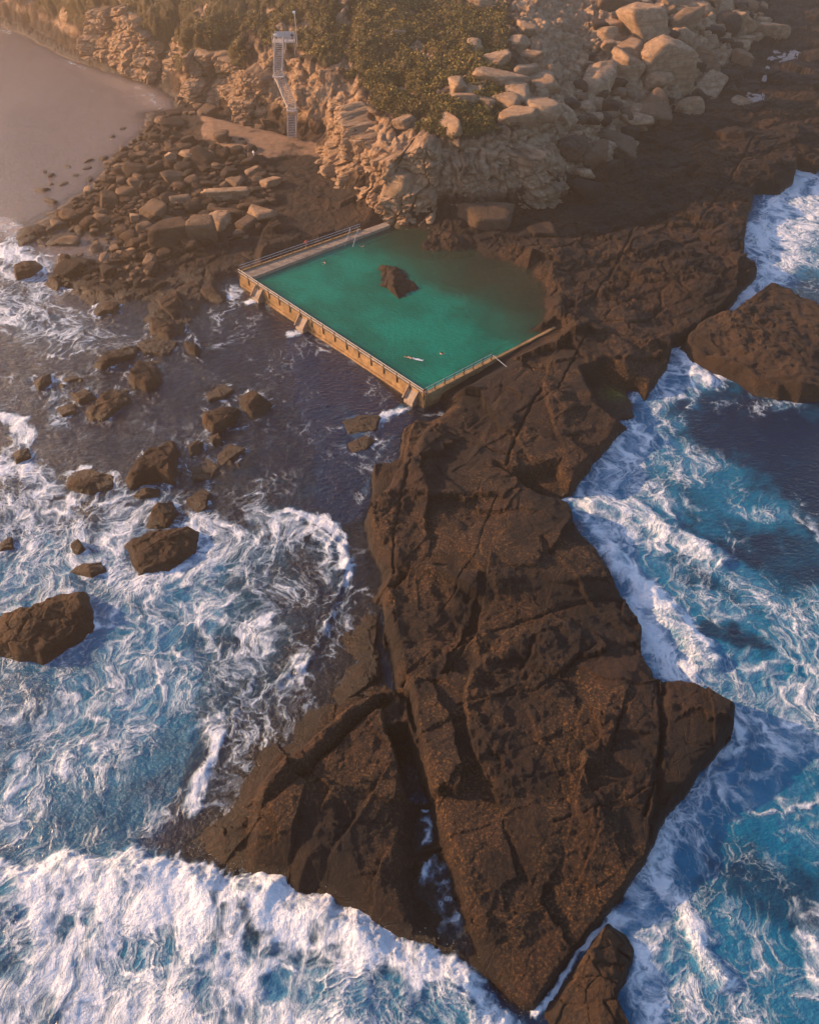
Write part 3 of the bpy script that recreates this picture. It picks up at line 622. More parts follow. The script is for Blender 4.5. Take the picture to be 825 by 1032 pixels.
zw = .22*fbm(xs+yy*.3,yy,9,3,84)+.10*fbm(xs,yy,2.4,3,85)
calm = 1-.75*ss(-10,8,sdpoly(xs,yy,BAY,14)); zw *= calm
lump = .5+.5*fbm(xs*1.2,yy*.75,2.9,4,86,.5)
prof = ss(-.3,3.2,sb)*(1-.45*ss(4,16,sb))
zw = zw + prof*(1.45+.26*(lump-.5)*2+.45*fbm(xs,yy,7,2,87)+.05*fbm(xs,yy,.9,3,95))
swp = ss(-.3,.6,sw)*np.exp(-np.clip(sw,0,99)/2.5)*ss(-35,-5,xs*1.0)*(1-ss(95,110,yy)); zw += .35*swp
zw += foam*(.26*fbm(xs,yy,1.8,3,88,.5)+.06) * (1-bore)
zw += .55*brush(xs,yy,[([(600,505),(660,525),(725,562)],2.2,1),([(612,560),(665,612),(716,668)],1.8,1.2),([(690,930),(725,985)],1.4,.8),([(680,355),(712,385)],2,.9)])
XS = XW.copy(); 
sea = grid_mesh('sea', XW, YW, zw.reshape(XW.shape), M_SEA, {'foam':foam,'aerated':tur,'opacity':opac,'silt':silt})
tag(sea, 'blue sea with white lacy foam and a breaking wave around the rocks', 'sea', kind='structure')
# open water out to the horizon, joined below the near sheet's rim
def frame_sheet():
    L = 2600; v = []; f = []
    top, bot = 429.5, 7.0; ht = XW[-1,-1]-1; hb = XW[0,-1]-.3
    inner = [(-hb,bot),(hb,bot),(ht,top),(-ht,top)]; outer = [(-L,-L),(L,-L),(L,L),(-L,L)]
    v = [(a,b,-.25) for a,b in inner]+[(a,b,-.25) for a,b in outer]
    f = np.array([[k,(k+1)%4,4+(k+1)%4,4+k] for k in range(4)])[:, ::-1]
    n = np.ones(8)
    return raw_mesh('sea', np.array(v), f, M_SEA, {'foam':n*0,'aerated':n*.1,'opacity':n,'silt':n*0}, False)
tag(frame_sheet(), 'open blue sea reaching out to the horizon', 'sea', kind='structure')
def spray():
    r = np.random.default_rng(99); P = []
    fr_ = BORE[1:22]
    L = [(fr_, 220, .3, .7), (UP([(612,560),(640,600),(655,640)],1), 260, .5, .7), (UP([(680,352),(690,362)],1), 160, .6, .8), (UP([(765,205),(756,245)],1), 200, .7, .8), (UP([(300,516),(345,545),(351,577)],.4), 260, .25, .4), (UP([(642,632),(640,640)],2.5), 90, .3, .6), (UP([(644,655),(648,664)],2.5), 90, .3, .6)]
    for line, n, sp, z in L:
        k = r.integers(0, len(line)-1, n); u = r.random(n)[:,None]; q = line[k]*(1-u)+line[k+1]*u+r.normal(size=(n,2))*sp
        P.append(np.concatenate([q, (z+np.abs(r.normal(size=(n,1)))*.35*sp)], 1))
    P = np.concatenate(P); n = len(P); s = (.01+.02*r.random(n)**3)[:,None,None]
    T = np.array([[1,1,1],[1,-1,-1],[-1,1,-1],[-1,-1,1.]]); V = (P[:,None,:]+T[None]*s).reshape(-1,3)
    F = (np.array([[0,1,2],[0,3,1],[0,2,3],[1,3,2]])[None]+4*np.arange(n)[:,None,None]).reshape(-1,3)
    o = raw_mesh('spray', V, F, simple('spray_drops',(.85,.86,.88),.5,3,.05,.001), None, True); tag(o, 'fine white spray drops thrown up where waves break', 'spray', kind='stuff')
spray()
# ------------------------------------------------------------------ pool water
xp = np.linspace(POOL[:,0].min()-2, POOL[:,0].max()+2, 260); yp = np.linspace(POOL[:,1].min()-2, POOL[:,1].max()+2, 260)
XP, YP = np.meshgrid(xp, yp)
TP = par(lambda a,b: terrain(a,b,False), XP, YP); sdp = sdpoly(XP.ravel(), YP.ravel(), POOL).reshape(XP.shape)
def side(P, a, b): return (b[0]-a[0])*(P[1]-a[1])-(b[1]-a[1])*(P[0]-a[0])
dAB_ = np.array(B_-A_)/np.linalg.norm(B_-A_); dBD_ = (D_-B_)/np.linalg.norm(D_-B_); dAC_ = (C_-A_)/np.linalg.norm(C_-A_)
nAB = np.array([-dAB_[1], dAB_[0]]); nBD = np.array([-dBD_[1], dBD_[0]]); nAC = np.array([dAC_[1], -dAC_[0]])
iAB = (XP-A_[0])*nAB[0]+(YP-A_[1])*nAB[1]; iBD = (XP-B_[0])*nBD[0]+(YP-B_[1])*nBD[1]; iAC = (XP-A_[0])*nAC[0]+(YP-A_[1])*nAC[1]
keep = (sdp > -2.5)&(iAB > .3)&(iBD > .1)&(iAC > .8)
dp = np.clip(POOLZ-TP,0,5)
rs = ss(10, 38, XP*.95+.75*(YP-118)-2+3*fbm(XP.ravel(),YP.ravel(),9,3,90).reshape(XP.shape))
pw = grid_mesh('pool_water', XP, YP, POOLZ+.02*fbm(XP.ravel(),YP.ravel(),2,3,91).reshape(XP.shape), M_POOL, {'opacity':np.clip(1-np.exp(-dp*1.7),.03,1)*(1-.3*rs),'silt':.85*rs*ss(.1,.7,rs)}, mask=keep)
tag(pw, 'still emerald green water of the ocean pool', 'pool water', kind='structure')
# ------------------------------------------------------------------ boulders
bm = bmesh.new(); bmesh.ops.create_icosphere(bm, subdivisions=4, radius=1); ICO = np.array([v.co[:] for v in bm.verts]); ICF = np.array([[v.index for v in f.verts] for f in bm.faces]); bm.free()
bm = bmesh.new(); bmesh.ops.create_icosphere(bm, subdivisions=3, radius=1); ICO3 = np.array([v.co[:] for v in bm.verts]); ICF3 = np.array([[v.index for v in f.verts] for f in bm.faces]); bm.free()
def n3d(p, s, seed): return (fbm(p[:,0]+p[:,2]*1.7, p[:,1]-p[:,2]*.9, s, 3, seed)+fbm(p[:,2]*1.3+p[:,0]*.4, p[:,1]*.8+p[:,0], s, 3, seed+1))*.5
def boulder_shape(seed, big=False, nb=9, round_=.0, boxy=False):
    r = np.random.default_rng(seed); V = ICO if big else ICO3
    N = r.normal(size=(nb,3)); N /= np.linalg.norm(N,axis=1)[:,None]; D = r.uniform(.5,.85,nb)
    if boxy:
        Bx = np.array([[1,0,0],[-1,0,0],[0,1,0],[0,-1,0],[0,0,1],[0,0,-1.]])+r.normal(size=(6,3))*.16; Bx /= np.linalg.norm(Bx,axis=1)[:,None]
        N = np.vstack([Bx, N[:3]]); D = np.concatenate([r.uniform(.5,.66,6), r.uniform(.7,.85,3)])
    N = np.vstack([N,[[0,0,1]],[[0,0,-1]]]); D = np.append(D,[r.uniform(.5,.75),.7])
    dots = V@N.T; rad = np.where(dots > .05, D/np.maximum(dots,.05), 9)
    k = 34.; rr = (np.sum(rad**-k,1)+1.25**-k)**(-1/k)
    P = V*rr[:,None]
    P += V*(.07*n3d(P*1., .7, seed%50)+.05*n3d(P,.25,seed%40+3))[:,None]
    return P
def boulder(name, x, y, z, size, seed, rz=0, pale=0., label='', cat='boulder', group=None, big=False, tilt=(0,0)):
    big = big or max(size) > 2.6; P = boulder_shape(seed, big, boxy=(seed%3==0))*np.array(size)/1.35
    co = P.astype(np.float32); o = raw_mesh(name, co, ICF if big else ICF3, M_ROCK, None, True)
    o.location = (x,y,z); o.rotation_euler = (tilt[0],tilt[1],rz); o.color = (1,1,1,1-pale)
    return tag(o, label, cat, group)
def poly_rock(pts, ztop, label, zref=None, cat='boulder', group=None, seed=1, pale=0., slope=(0,0), facets=6, sub=False, base=-1.6, name='boulder', fl=.5, grow=1.):
    zref = ztop*.45 if zref is None else zref
    P = UP(pts, zref); c = P.mean(0); P = c+(P-c)*grow; N, K = 120, 34
    if sub or len(pts) > 7: N, K = 180, 60
    th = np.linspace(0,2*np.pi,N,endpoint=False); rad = np.zeros(N)
    for i, t in enumerate(th):
        d = np.array([math.cos(t),math.sin(t)]); best = 0
        for a, b in zip(P, np.roll(P,-1,0)):
            e = b-a; den = d[0]*e[1]-d[1]*e[0]
            if abs(den) < 1e-9: continue
            w = a-c; tt = (w[0]*e[1]-w[1]*e[0])/den; u = (w[0]*d[1]-w[1]*d[0])/den
            if tt > 0 and -1e-6 <= u <= 1+1e-6: best = max(best, tt)
        rad[i] = best or .1
    rad = (rad+.5*(np.roll(rad,1)+np.roll(rad,-1)))/2
    R0 = rad.mean(); r = np.random.default_rng(seed)
    s = np.concatenate([[1.16,1.1,1.05],np.linspace(1.02,0.02,K-3)])
    X_ = c[0]+s[:,None]*rad*np.cos(th); Y_ = c[1]+s[:,None]*rad*np.sin(th)
    lx, ly = (X_-c[0])/R0, (Y_-c[1])/R0
    Z_ = ztop*(1+slope[0]*lx+slope[1]*ly)
    for k in range(facets):
        a = r.uniform(0,2*np.pi); g = r.uniform(.3,1.1)*ztop/1.2; off = r.uniform(.8,1.35)*ztop
        Z_ = np.minimum(Z_, off+g*(lx*math.cos(a)+ly*math.sin(a)))
    edge = (1.03-s[:,None])*rad          # metres in from the outline
    f = np.clip(edge/(fl*max(.5,ztop*.8)), -1, 1)
    side_ = np.sign(f)*np.abs(f)**.75
    Z_ = np.where(side_ > 0, Z_*side_, side_*2.5)
    xr, yr = X_.ravel(), Y_.ravel()
    kk = min(1., R0/5)
    Z_ = Z_+(.45*kk*fbm(xr,yr,2.8,4,seed%30+3)+.25*kk*(ridged(xr,yr,3.5,3,seed%30+5)-.5)+.10*kk*fbm(xr,yr,.8,3,seed%30)).reshape(Z_.shape)
    w1,w2,rv,_ = worley2(xr/2.2+seed, yr/1.5, seed%20); Z_ += (kk*.35*((rv-.5)-.5*np.exp(-((w2-w1)/.07)**2))).reshape(Z_.shape)
    wob = .16*kk*2.
    X_ = X_+(wob*fbm(xr+Z_.ravel(),yr,2,3,seed%30+9)).reshape(Z_.shape); Y_ = Y_+(wob*fbm(xr,yr-Z_.ravel(),2,3,seed%30+10)).reshape(Z_.shape)
    Z_ = np.maximum(Z_, base)
    co = np.stack([X_-c[0],Y_-c[1],Z_],-1).reshape(-1,3); co = np.vstack([co,[[0,0,Z_[-1].mean()]]])
    KK = len(s); i = np.arange(KK*N).reshape(KK,N); j = np.roll(i,-1,1)
    q = np.stack([i[:-1],j[:-1],j[1:],i[1:]],-1).reshape(-1,4)
    cap = np.stack([i[-1],j[-1],np.full(N,KK*N),np.full(N,KK*N)],-1)
    me = bpy.data.meshes.new(name)
    faces = [tuple(a) for a in q]+[(int(a[0]),int(a[1]),int(a[2])) for a in cap]
    me.from_pydata([tuple(v) for v in co], [], faces); me.update()
    for p in me.polygons: p.use_smooth = True
    me.materials.append(M_ROCK)
    o = bpy.data.objects.new(name, me); COL.objects.link(o); o.location = (c[0],c[1],0); o.color = (1,1,1,1-pale)
    return tag(o, label, cat, group)
poly_rock([(688,344),(692,333),(709,319),(733,316),(757,299),(778,283),(799,291),(825,305),(865,325),(860,390),(813,393),(782,390),(761,385),(747,374),(726,366),(702,358)], 3.4, 'large flat-topped dark rock island in the blue sea at the right edge', seed=3, slope=(-.12,.1), name='rock_island', cat='rock island', zref=2.2)
poly_rock([(548,1060),(552,1012),(585,965),(614,924),(632,938),(641,955),(630,985),(622,1005),(640,1040),(630,1080)], 1.9, 'long dark rock beside the narrow white channel at the bottom edge', seed=4, zref=1.4, slope=(-.1,.1))
poly_rock([(-40,650),(-25,625),(0,617),(46,604),(84,591),(94,628),(76,642),(41,664),(0,656)], 2.6, 'big brown wedge rock standing in foam at the left edge', seed=5, slope=(-.25,.15))
for k, (pts, zt, lab, sl) in enumerate(ROCKS): poly_rock(pts, zt, lab, seed=20+k, slope=sl)
poly_rock([(375,279),(382,271),(391,265),(399,266.5),(411,277),(415,291),(411,306),(405,301),(398,293),(391,288),(381,285)], POOLZ+1.5, 'brown pointed rock rising out of the green pool water', zref=POOLZ+.2, seed=61, slope=(-.1,.15), base=.1, fl=.25, grow=1.5)
poly_rock([(425,250),(434,241),(447,234),(459,238),(478,246),(476,253),(458,256),(441,256)], POOLZ+1.6, 'sunlit rock at the back edge of the pool under the cliff', zref=POOLZ+.3, seed=62, slope=(-.1,.2), base=.1, fl=.3, grow=1.2)
RUB = {'beach':[], 'slope':[]}
def rubble(key, x, y, z, size, seed, rz):
    P = boulder_shape(seed)*np.array(size)/1.35; ca, sa = math.cos(rz), math.sin(rz)
    RUB[key].append(np.stack([P[:,0]*ca-P[:,1]*sa+x, P[:,0]*sa+P[:,1]*ca+y, P[:,2]+z],-1))
# loose boulders on the reef
def scatter(poly, z, n, smin, smax, seed, fn, gap=.55, big=None):
    P = UP(poly, z); r = np.random.default_rng(seed); pts = []; tries = 0
    while len(pts) < n and tries < 40000:
        tries += 1; x = r.uniform(P[:,0].min(),P[:,0].max()); y = r.uniform(P[:,1].min(),P[:,1].max())
        if sdpoly(np.array([x]),np.array([y]),P)[0] < 0: continue
        s = smin+(smax-smin)*r.random()**2.2*(1 - len(pts)/n*.75)
        if any((x-a)**2+(y-b)**2 < ((s+c)*gap)**2 for a,b,c in pts): continue
        pts.append((x,y,s))
    Z = terrain(np.array([p[0] for p in pts]), np.array([p[1] for p in pts]), False)
    for k, (x,y,s) in enumerate(pts): fn(x,y,float(Z[k]),s,r,k)
GL = 'boulders of the beach rock field left of the pool'
def beach_b(x,y,z,s,r,k):
    if z < -1.2: return
    dead = (r.random() < .12)
    if k >= 138: rubble('beach', x,y,max(z,-.5)+s*.15,(s*r.uniform(.8,1.35),s*r.uniform(.7,1.1),s*r.uniform(.5,.85)),100+k,r.uniform(0,3)); return
    boulder('boulder', x,y,max(z,-.5)+s*.18, (s*r.uniform(.8,1.35),s*r.uniform(.7,1.1),s*r.uniform(.4,.7)), 100+k, r.uniform(0,3), .75 if dead else (0. if r.random()<.7 else .3),
       'brown weathered boulder jumbled in the rock field between the bay and the pool', 'boulder', GL, tilt=(r.uniform(-.3,.3),r.uniform(-.3,.3)))
scatter([(35,240),(60,212),(90,190),(120,150),(150,125),(165,118),(200,150),(245,150),(275,175),(280,205),(262,235),(225,252),(165,262),(150,290),(100,285),(60,285),(45,262)], .8, 620, .9, 4.6, 31, beach_b, .34)
def bay_b(x,y,z,s,r,k):
    boulder('boulder', x,y,-.1, (s*1.2,s*.8,s*.6), 700+k, r.uniform(0,3), 0, 'small dark rock poking out of the pale bay water off the beach', 'rock', 'small rocks in the bay water')
scatter([(40,170),(70,165),(110,140),(130,120),(100,175),(60,205),(35,200)], 0, 14, 1.2, 3., 33, bay_b, 1.)
def foot_b(x,y,z,s,r,k):
    boulder('boulder', x,y,z+s*.15, (s*1.1,s*.9,s*.75), 750+k, r.uniform(0,3), .35, 'boulder lying on the flat at the foot of the bluff left of the stairs', 'boulder', 'boulders at the foot of the bluff by the stairs', tilt=(r.uniform(-.3,.3),r.uniform(-.3,.3)))
scatter([(178,85),(215,90),(262,112),(285,132),(262,132),(220,118),(185,112)], 3, 16, 1.5, 5.0, 35, foot_b, .5)
tip = [('big angular tan boulder at the lower edge of the rock field above the flat reef',(205,238),6.5,.35),('mossy block with a flat top left of the big angular tan boulder',(178,243),6.,.0),
 ('pale triangular slab standing behind the big angular tan boulder',(222,228),4.2,1.),('long pale grey slab lying across the top of the rock field',(233,201),6.,1.),('rounded pinkish boulder nearest the pool walkway',(262,220),4.2,.8),
 ('pale stone block among dark boulders below the stairs',(172,161),2.6,1.),('light round boulder on the beach left of the stair foot',(242,124),2.6,1.)]
for k,(lab,(px,py),s,pl) in enumerate(tip):
    x,y = U(px,py,1.5); z = ground_z(x,y)
    sz = (s*1.5,s*.45,s*.35) if 'long' in lab else (s,s*.8,s*.8)
    boulder('boulder', x,y,max(z,.2)+s*.22, sz, 801+k, .1 if 'long' in lab else k*.7, pl, lab, big=True)
# the jointed sandstone cliff: one continuous sheet swept along the foot of the bluff
def cliff_face():
    P = HEAD[3:23]; P = np.array(P); seg = np.linalg.norm(np.diff(P,axis=0),axis=1); L = np.concatenate([[0],np.cumsum(seg)])
    n = int(L[-1]/.17); u = np.linspace(0, L[-1], n); cx, cy = np.interp(u,L,P[:,0]), np.interp(u,L,P[:,1])
    k = np.exp(-np.linspace(-2.5,2.5,61)**2); k /= k.sum()
    def sm(a): return np.convolve(np.pad(a,30,mode='edge'),k,'valid')
    cx, cy = sm(cx), sm(cy); tx, ty = np.gradient(cx), np.gradient(cy); l = np.hypot(tx,ty); nx, ny = sm(-ty/l), sm(tx/l)
    ds = np.min([np.hypot(cx-a[0],cy-a[1]) for a in ST[:3]],axis=0)
    A = np.clip(1-1.15*np.exp(-(ds/8.5)**2),0,1)*ss(0,14,u)*(1-.9*ss(26,44,cx))*(.80+.25*fbm(u,u*0,18,2,201)+.10*ss(-25,-5,cx))
    nv = 150; v = np.linspace(0,1.32,nv); U_, V_ = np.meshgrid(u, v, indexing='ij')
    top = 13.6*A[:,None]; zz = 1.2+np.clip(V_,0,1)*top
    sd = -1.6+3.6*np.clip(V_,0,1)+1.6*ss(.42,.50,V_+.06*fbm(U_.ravel(),U_.ravel()*0,9,2,202).reshape(U_.shape))+np.clip(V_-1,0,1)*26
    zz = zz+np.clip(V_-1,0,1)*2.0-3.2*(1-A[:,None])
    uu, zv = U_.ravel(), zz.ravel()
    wu = 1.2*fbm(uu,zv,5,3,203); wz = .5*fbm(uu,zv,4,3,204)
    tilt = uu*.03
    f1,f2,r1,_ = worley2((uu+wu)/4.2, (zv+wz+tilt)/4.4, 11); g1,g2,r2,_ = worley2((uu+wu)/1.9, (zv+wz)/1.0, 12); h1,h2_,r3,_ = worley2((uu+wu*.5)/.8,(zv+wz*.5)/.45, 13)
    bed = fbm(uu*.12, zv+.25*wz+tilt, .9, 3, 205)
    D = 3.4*fbm(uu,uu*0,17,2,206)+1.2*fbm(uu,zv,6,3,207) + (r1-.5)*2.3 - 1.9*np.exp(-((f2-f1)/.055)**2) + (r2-.5)*.85 - .6*np.exp(-((g2-g1)/.08)**2) + (r3-.5)*.26 + .55*bed + .18*fbm(uu,zv,.6,3,208)
    clef = np.exp(-(np.abs(perlin(uu/13.+3.3,uu*0+.5))/.05)**2); D = D-3.0*clef
    D = D.reshape(U_.shape); fade = 1-.45*ss(1.0,1.25,V_)
    off = sd - D*fade
    Xc = cx[:,None]+nx[:,None]*off; Yc = cy[:,None]+ny[:,None]*off
    Zc = zz + ss(.9,1.1,V_)*(.5*fbm(uu,(V_*10).ravel(),3,3,209)).reshape(U_.shape) + (r1.reshape(U_.shape)-.5)*1.3*ss(.7,1.05,V_) - 2.2*np.clip(V_-1.22,0,1)/.1*1.0
    vg = ss(.93,1.12,V_+.12*fbm(uu,zv,4,3,210).reshape(U_.shape))*.35
    pl = np.clip(.78+.5*fbm(uu,zv,5,4,211),0,1).reshape(U_.shape)
    o = grid_mesh('cliff_face', Xc.T, Yc.T, Zc.T, M_TER, {'pale':pl.T*(1-.7*vg.T),'veg':vg.T,'sand':vg.T*0,'algae':vg.T*0})
    tag(o, 'ochre and grey jointed sandstone cliff above the pool and beach', 'cliff', kind='structure')
cliff_face()
# talus of pale blocks on the right of the headland
def talus_b(x,y,z,s,r,k):
    if k >= 58: rubble('slope', x,y,z+s*.1,(s*r.uniform(.8,1.4),s*r.uniform(.7,1.1),s*r.uniform(.6,.95)),300+k,r.uniform(0,3)); return
    boulder('boulder', x,y,z+s*.15, (s*r.uniform(.8,1.4),s*r.uniform(.7,1.1),s*r.uniform(.6,.95)), 300+k, r.uniform(0,3), r.uniform(.35,1.), 'pale sandstone block in the tumbled slope right of the headland', 'boulder', 'pale blocks of the tumbled slope', tilt=(r.uniform(-.5,.5),r.uniform(-.5,.5)))
scatter([(575,190),(612,170),(650,128),(700,92),(740,70),(775,10),(740,-20),(640,-20),(610,40),(580,110),(560,160)], 5, 230, 2.2, 9., 41, talus_b, .36)
def flush(key, label, pale):
    L = RUB[key]; co = np.concatenate(L); F = np.concatenate([ICF3+i*len(ICO3) for i in range(len(L))]); n = len(co); rr = np.repeat(RNG.random(len(L)), len(ICO3))
    o = raw_mesh('rubble', co, F, M_TER, {'pale':rr*pale,'veg':np.zeros(n),'sand':np.zeros(n),'algae':np.zeros(n)}, True); tag(o, label, 'rubble', kind='stuff')
flush('beach', 'small brown stones filling the gaps of the rock field left of the pool', .5); flush('slope', 'small pale rubble between the blocks of the tumbled slope', 1.2)
def hill(px, py, z0=20):
    # walk along the sight line survey until it meets the ground
    zz = np.arange(45., -1., -.25); q = np.array([U(px,py,z) for z in zz]); g = terrain(q[:,0], q[:,1], False)
    k = np.argmax(g >= zz)
    return (q[k,0], q[k,1], zz[k]) if (g >= zz).any() else (*U(px,py,3.),3.)
TAL = [('largest pale boulder high on the tumbled slope',(672,70),12,(.9,.8,1.)),('smooth rounded pale boulder right of the largest one',(712,92),9,(1.3,.8,.6)),('cube-like pale block below the two big pale boulders',(690,112),5,(1,1,.9)),
 ('leaning pale slab pointing up the tumbled slope',(600,78),9,(.6,1.5,.7)),('tall pale slab at the top edge of the photo right of the tan cliff face',(648,35),13,(.6,.9,1.3)),('flat pale slab half way down the tumbled slope',(640,122),6,(1.4,.8,.5)),
 ('squat dark block at the shadowed foot of the tumbled slope',(620,152),7,(1,.9,.8)),('dark block leaning on its neighbour at the cliff corner',(598,165),7,(.9,.8,1.)),('long upright pale stone on the brown shelf, top right',(764,32),8,(.7,1.3,.6)),('small white stone on the flat shelf edge of the slope',(747,105),3,(1.3,1,.6))]
for k,(lab,(px,py),s,q) in enumerate(TAL):
    x,y,z = hill(px,py); boulder('boulder', x,y,z+s*.05, (s*q[0],s*q[1],s*q[2]), 401+k, k*.9, .3 if 'dark' in lab else .95, lab, big=True, tilt=(.3*math.sin(k*2),.3*math.cos(k*3)))
CT = [(505,85,6),(520,98,6),(487,108,5),(530,75,5),(540,112,6),(470,104,5),(462,90,4.5),(512,108,6),(408,125,4),(452,128,5),(500,66,5),(546,88,6),(526,122,5),(480,92,4),(535,60,4),(522,45,4),(528,30,4),(400,35,3.5),(478,52,4),(486,6,5)]
for k,(px,py,s) in enumerate(CT):
    x,y,z = hill(px,py); boulder('boulder', x,y,z+s*.12, (s*1.2,s*.9,s*.65), 451+k, k*1.3, .9, 'pale rounded rock cresting the bluff above the pool', 'boulder', 'pale rocks along the bluff crest', big=True, tilt=(.15*math.sin(k),.15*math.cos(k)))
x,y,z = hill(412,185); boulder('boulder', x-1,y,z, (9,6,7), 499, .4, .9, 'pale jutting block half way up the cliff above the back of the pool', big=True)
x,y = U(490,222,3.); boulder('boulder', x,y,3., (11,7,6), 513, .05, .2, 'large grey fallen block at the cliff foot behind the pool', big=True)
x,y = U(545,235,2.5); boulder('boulder', x,y,2.2, (6.5,5,4), 516, .4, .0, 'dark humped rock between the pool and the cliff foot', big=True)
# shallow pale pans on the shelf, top right
M_TIDE = simple('pale_pan_rock', (.42,.31,.26), .6, 1.2, .35, .05)
for k,(pts,lab) in enumerate([([(772,55),(780,46),(795,50),(800,45),(812,50),(800,57),(786,60)],'upper star-shaped pale pan on the brown shelf'),([(752,98),(752,88),(763,90),(775,88),(772,96),(762,100)],'lower pale pan on the brown shelf'),([(767,80),(772,64),(776,68),(773,80)],'thin upright pale pan joining the two larger ones')]):
    P = UP(pts, 3.5); P = np.vstack([P[i]*(1-f)+P[(i+1)%len(P)]*f for i in range(len(P)) for f in (0,.25,.5,.75)])
    P = P+.45*np.stack([fbm(P[:,0],P[:,1],2.,3,301),fbm(P[:,0],P[:,1],2.,3,302)],1); c = P.mean(0)
    rings = [c+(P-c)*f for f in (1.,.8,.55,.3)]; V = np.vstack(rings+[c[None]]); Z = terrain(V[:,0],V[:,1],False); Z = blurz = .35*Z+.65*Z.mean()+.12; n = len(P)
    Z[:n] -= .35
    F = [(r*n+i,r*n+(i+1)%n,(r+1)*n+(i+1)%n,(r+1)*n+i) for r in range(3) for i in range(n)]+[(3*n+i,3*n+(i+1)%n,4*n) for i in range(n)]
    tag(MB().add([(v[0],v[1],z) for v,z in zip(V,Z)],F).build('rock_pan', M_TIDE, None, True), lab, 'rock pan', kind='structure')
# ------------------------------------------------------------------ pool walls
def v3(p, z): return (float(p[0]), float(p[1]), z)
def wallseg(mb, a, b, w, z0, z1):   # box from a to b, inside offset w along +normal side given
    a = np.array(a); b = np.array(b); d = (b-a)/np.linalg.norm(b-a); n = np.array([-d[1],d[0]])
    vs = [v3(a,z0),v3(b,z0),v3(b+n*w,z0),v3(a+n*w,z0),v3(a,z1),v3(b,z1),v3(b+n*w,z1),v3(a+n*w,z1)]
    mb.add(vs, [(0,3,2,1),(4,5,6,7),(0,1,5,4),(1,2,6,5),(2,3,7,6),(3,0,4,7)])
def P3(p, z): return Vector((float(p[0]),float(p[1]),z))
t1 = empty('pool_wall', P3((A_+B_)/2,0), 'long sunlit ochre concrete sea wall of the pool with three spillways', 'wall')
def rough_wall(name, a, b, w, z0, z1, mat, parent, seed, n=90, amp=.08):
    a = np.array(a); b = np.array(b); L = np.linalg.norm(b-a); d = (b-a)/L; nn = np.array([-d[1],d[0]])
    prof = [(0,z0),(0,(z0+z1)*.35),(0,(z0+z1)*.65),(0,z1-.12),(.05,z1),(w-.05,z1),(w,z1-.12),(w,z0)]
    co = []; 
    for i in range(n+1):
        s = L*i/n
        for j,(o,z) in enumerate(prof):
            k = amp*(1 if j < 3 else .25)
            q = a+d*s+nn*(o+k*float(perlin(np.array([s*.45+j*3.1+seed]),np.array([z*.9+seed]))[0]))
            zz = z if j != 7 and j != 0 else z0
            co.append((q[0],q[1],zz+(.02*math.sin(s*1.7+seed) if 3 <= j <= 6 else 0)))
    m_ = len(prof); f = [(i*m_+j,(i+1)*m_+j,(i+1)*m_+j+1,i*m_+j+1) for i in range(n) for j in range(m_-1)]
    f += [tuple(range(m_)), tuple(n*m_+j for j in range(m_))[::-1]]
    return MB().add(co, f).build(name, mat, parent)
bpy.context.view_layer.update()
rough_wall('wall_face', A_-dAB_*.0, B_, 1.0, -2.0, WALLZ, M_CONC, t1, 1)
fl_ = MB(); wallseg(fl_, A_+dAB_*.3-nAB*.18, B_-nAB*.18, .175, -1.5, .55); fl_.build('footing', M_CONC, t1)
for px, py, w_ in ((259,297,.0),(305,326,0),(413,400,0)):
    q = np.array(U(px,py,1.2)); s = float((q-A_)@dAB_); q = A_+dAB_*s
    mb = MB(); hw = 1.0
    l, r_ = q-dAB_*hw, q+dAB_*hw
    o1, o2 = -nAB*.03, -nAB*1.3
    mb.add([v3(l+o1,WALLZ-.35),v3(r_+o1,WALLZ-.35),v3(r_+o2,.35),v3(l+o2,.35),v3(l+o1,-1.5),v3(r_+o1,-1.5),v3(r_+o2,-1.5),v3(l+o2,-1.5)], [(0,1,2,3),(4,7,6,5),(0,4,5,1),(1,5,6,2),(2,6,7,3),(3,7,4,0)])
    sp = mb.build('spillway', M_DECK, t1, bevel=.04)
    for sgn in (-1,1):
        c1 = q+dAB_*sgn*(hw+.12); mb = MB().beam(v3(c1-nAB*.04,WALLZ+.05),v3(c1-nAB*1.35,.7),.2,.4); mb.build('cheek', M_DECK, t1)
w2 = empty('pool_wall', P3((B_+D_)/2,0), 'low shaded wall along the near right side of the pool, running over the shelf', 'wall')
bpy.context.view_layer.update()
rough_wall('wall_face', B_, B_+(D_-B_)*.55, .8, -.5, WALLZ, M_CONC, w2, 7, 50)
# rougher low kerb where the wall peters out
rough_wall('kerb', B_+(D_-B_)*.55, D_+(D_-B_)*.02, .6, .3, WALLZ-.1, M_CONC, w2, 12, 40, .25)
w3 = empty('pool_walkway', P3((A_+C_)/2,0), 'concrete walkway along the back left side of the pool', 'walkway')
bpy.context.view_layer.update()
mb = MB(); n_ = 40
for i in range(n_):
    a = A_+dAC_*(1.02)+(C_-A_-dAC_*1.02)*i/n_; b = A_+dAC_*1.02+(C_-A_-dAC_*1.02)*((i+1)/n_-.0008)
    wi = 2.6*(1-i/n_*.45)
    vs = [v3(a-nAC*.2,-.8),v3(b-nAC*.2,-.8),v3(b+nAC*wi,-.8),v3(a+nAC*wi,-.8),v3(a-nAC*.2,WALLZ-.03),v3(b-nAC*.2,WALLZ-.03),v3(b+nAC*wi,WALLZ-.03),v3(a+nAC*wi,WALLZ-.03)]
    mb.add(vs, [(0,3,2,1),(4,5,6,7),(0,1,5,4),(1,2,6,5),(2,3,7,6),(3,0,4,7)])
mb.build('walkway_slab', M_DECK, w3)
mb = MB(); wallseg(mb, C_-nAC*.55-dAC_*6, A_-nAC*.55+dAC_*1., -.34*-1, -.8, WALLZ+.25); mb.build('outer_kerb', M_CONC, w3)
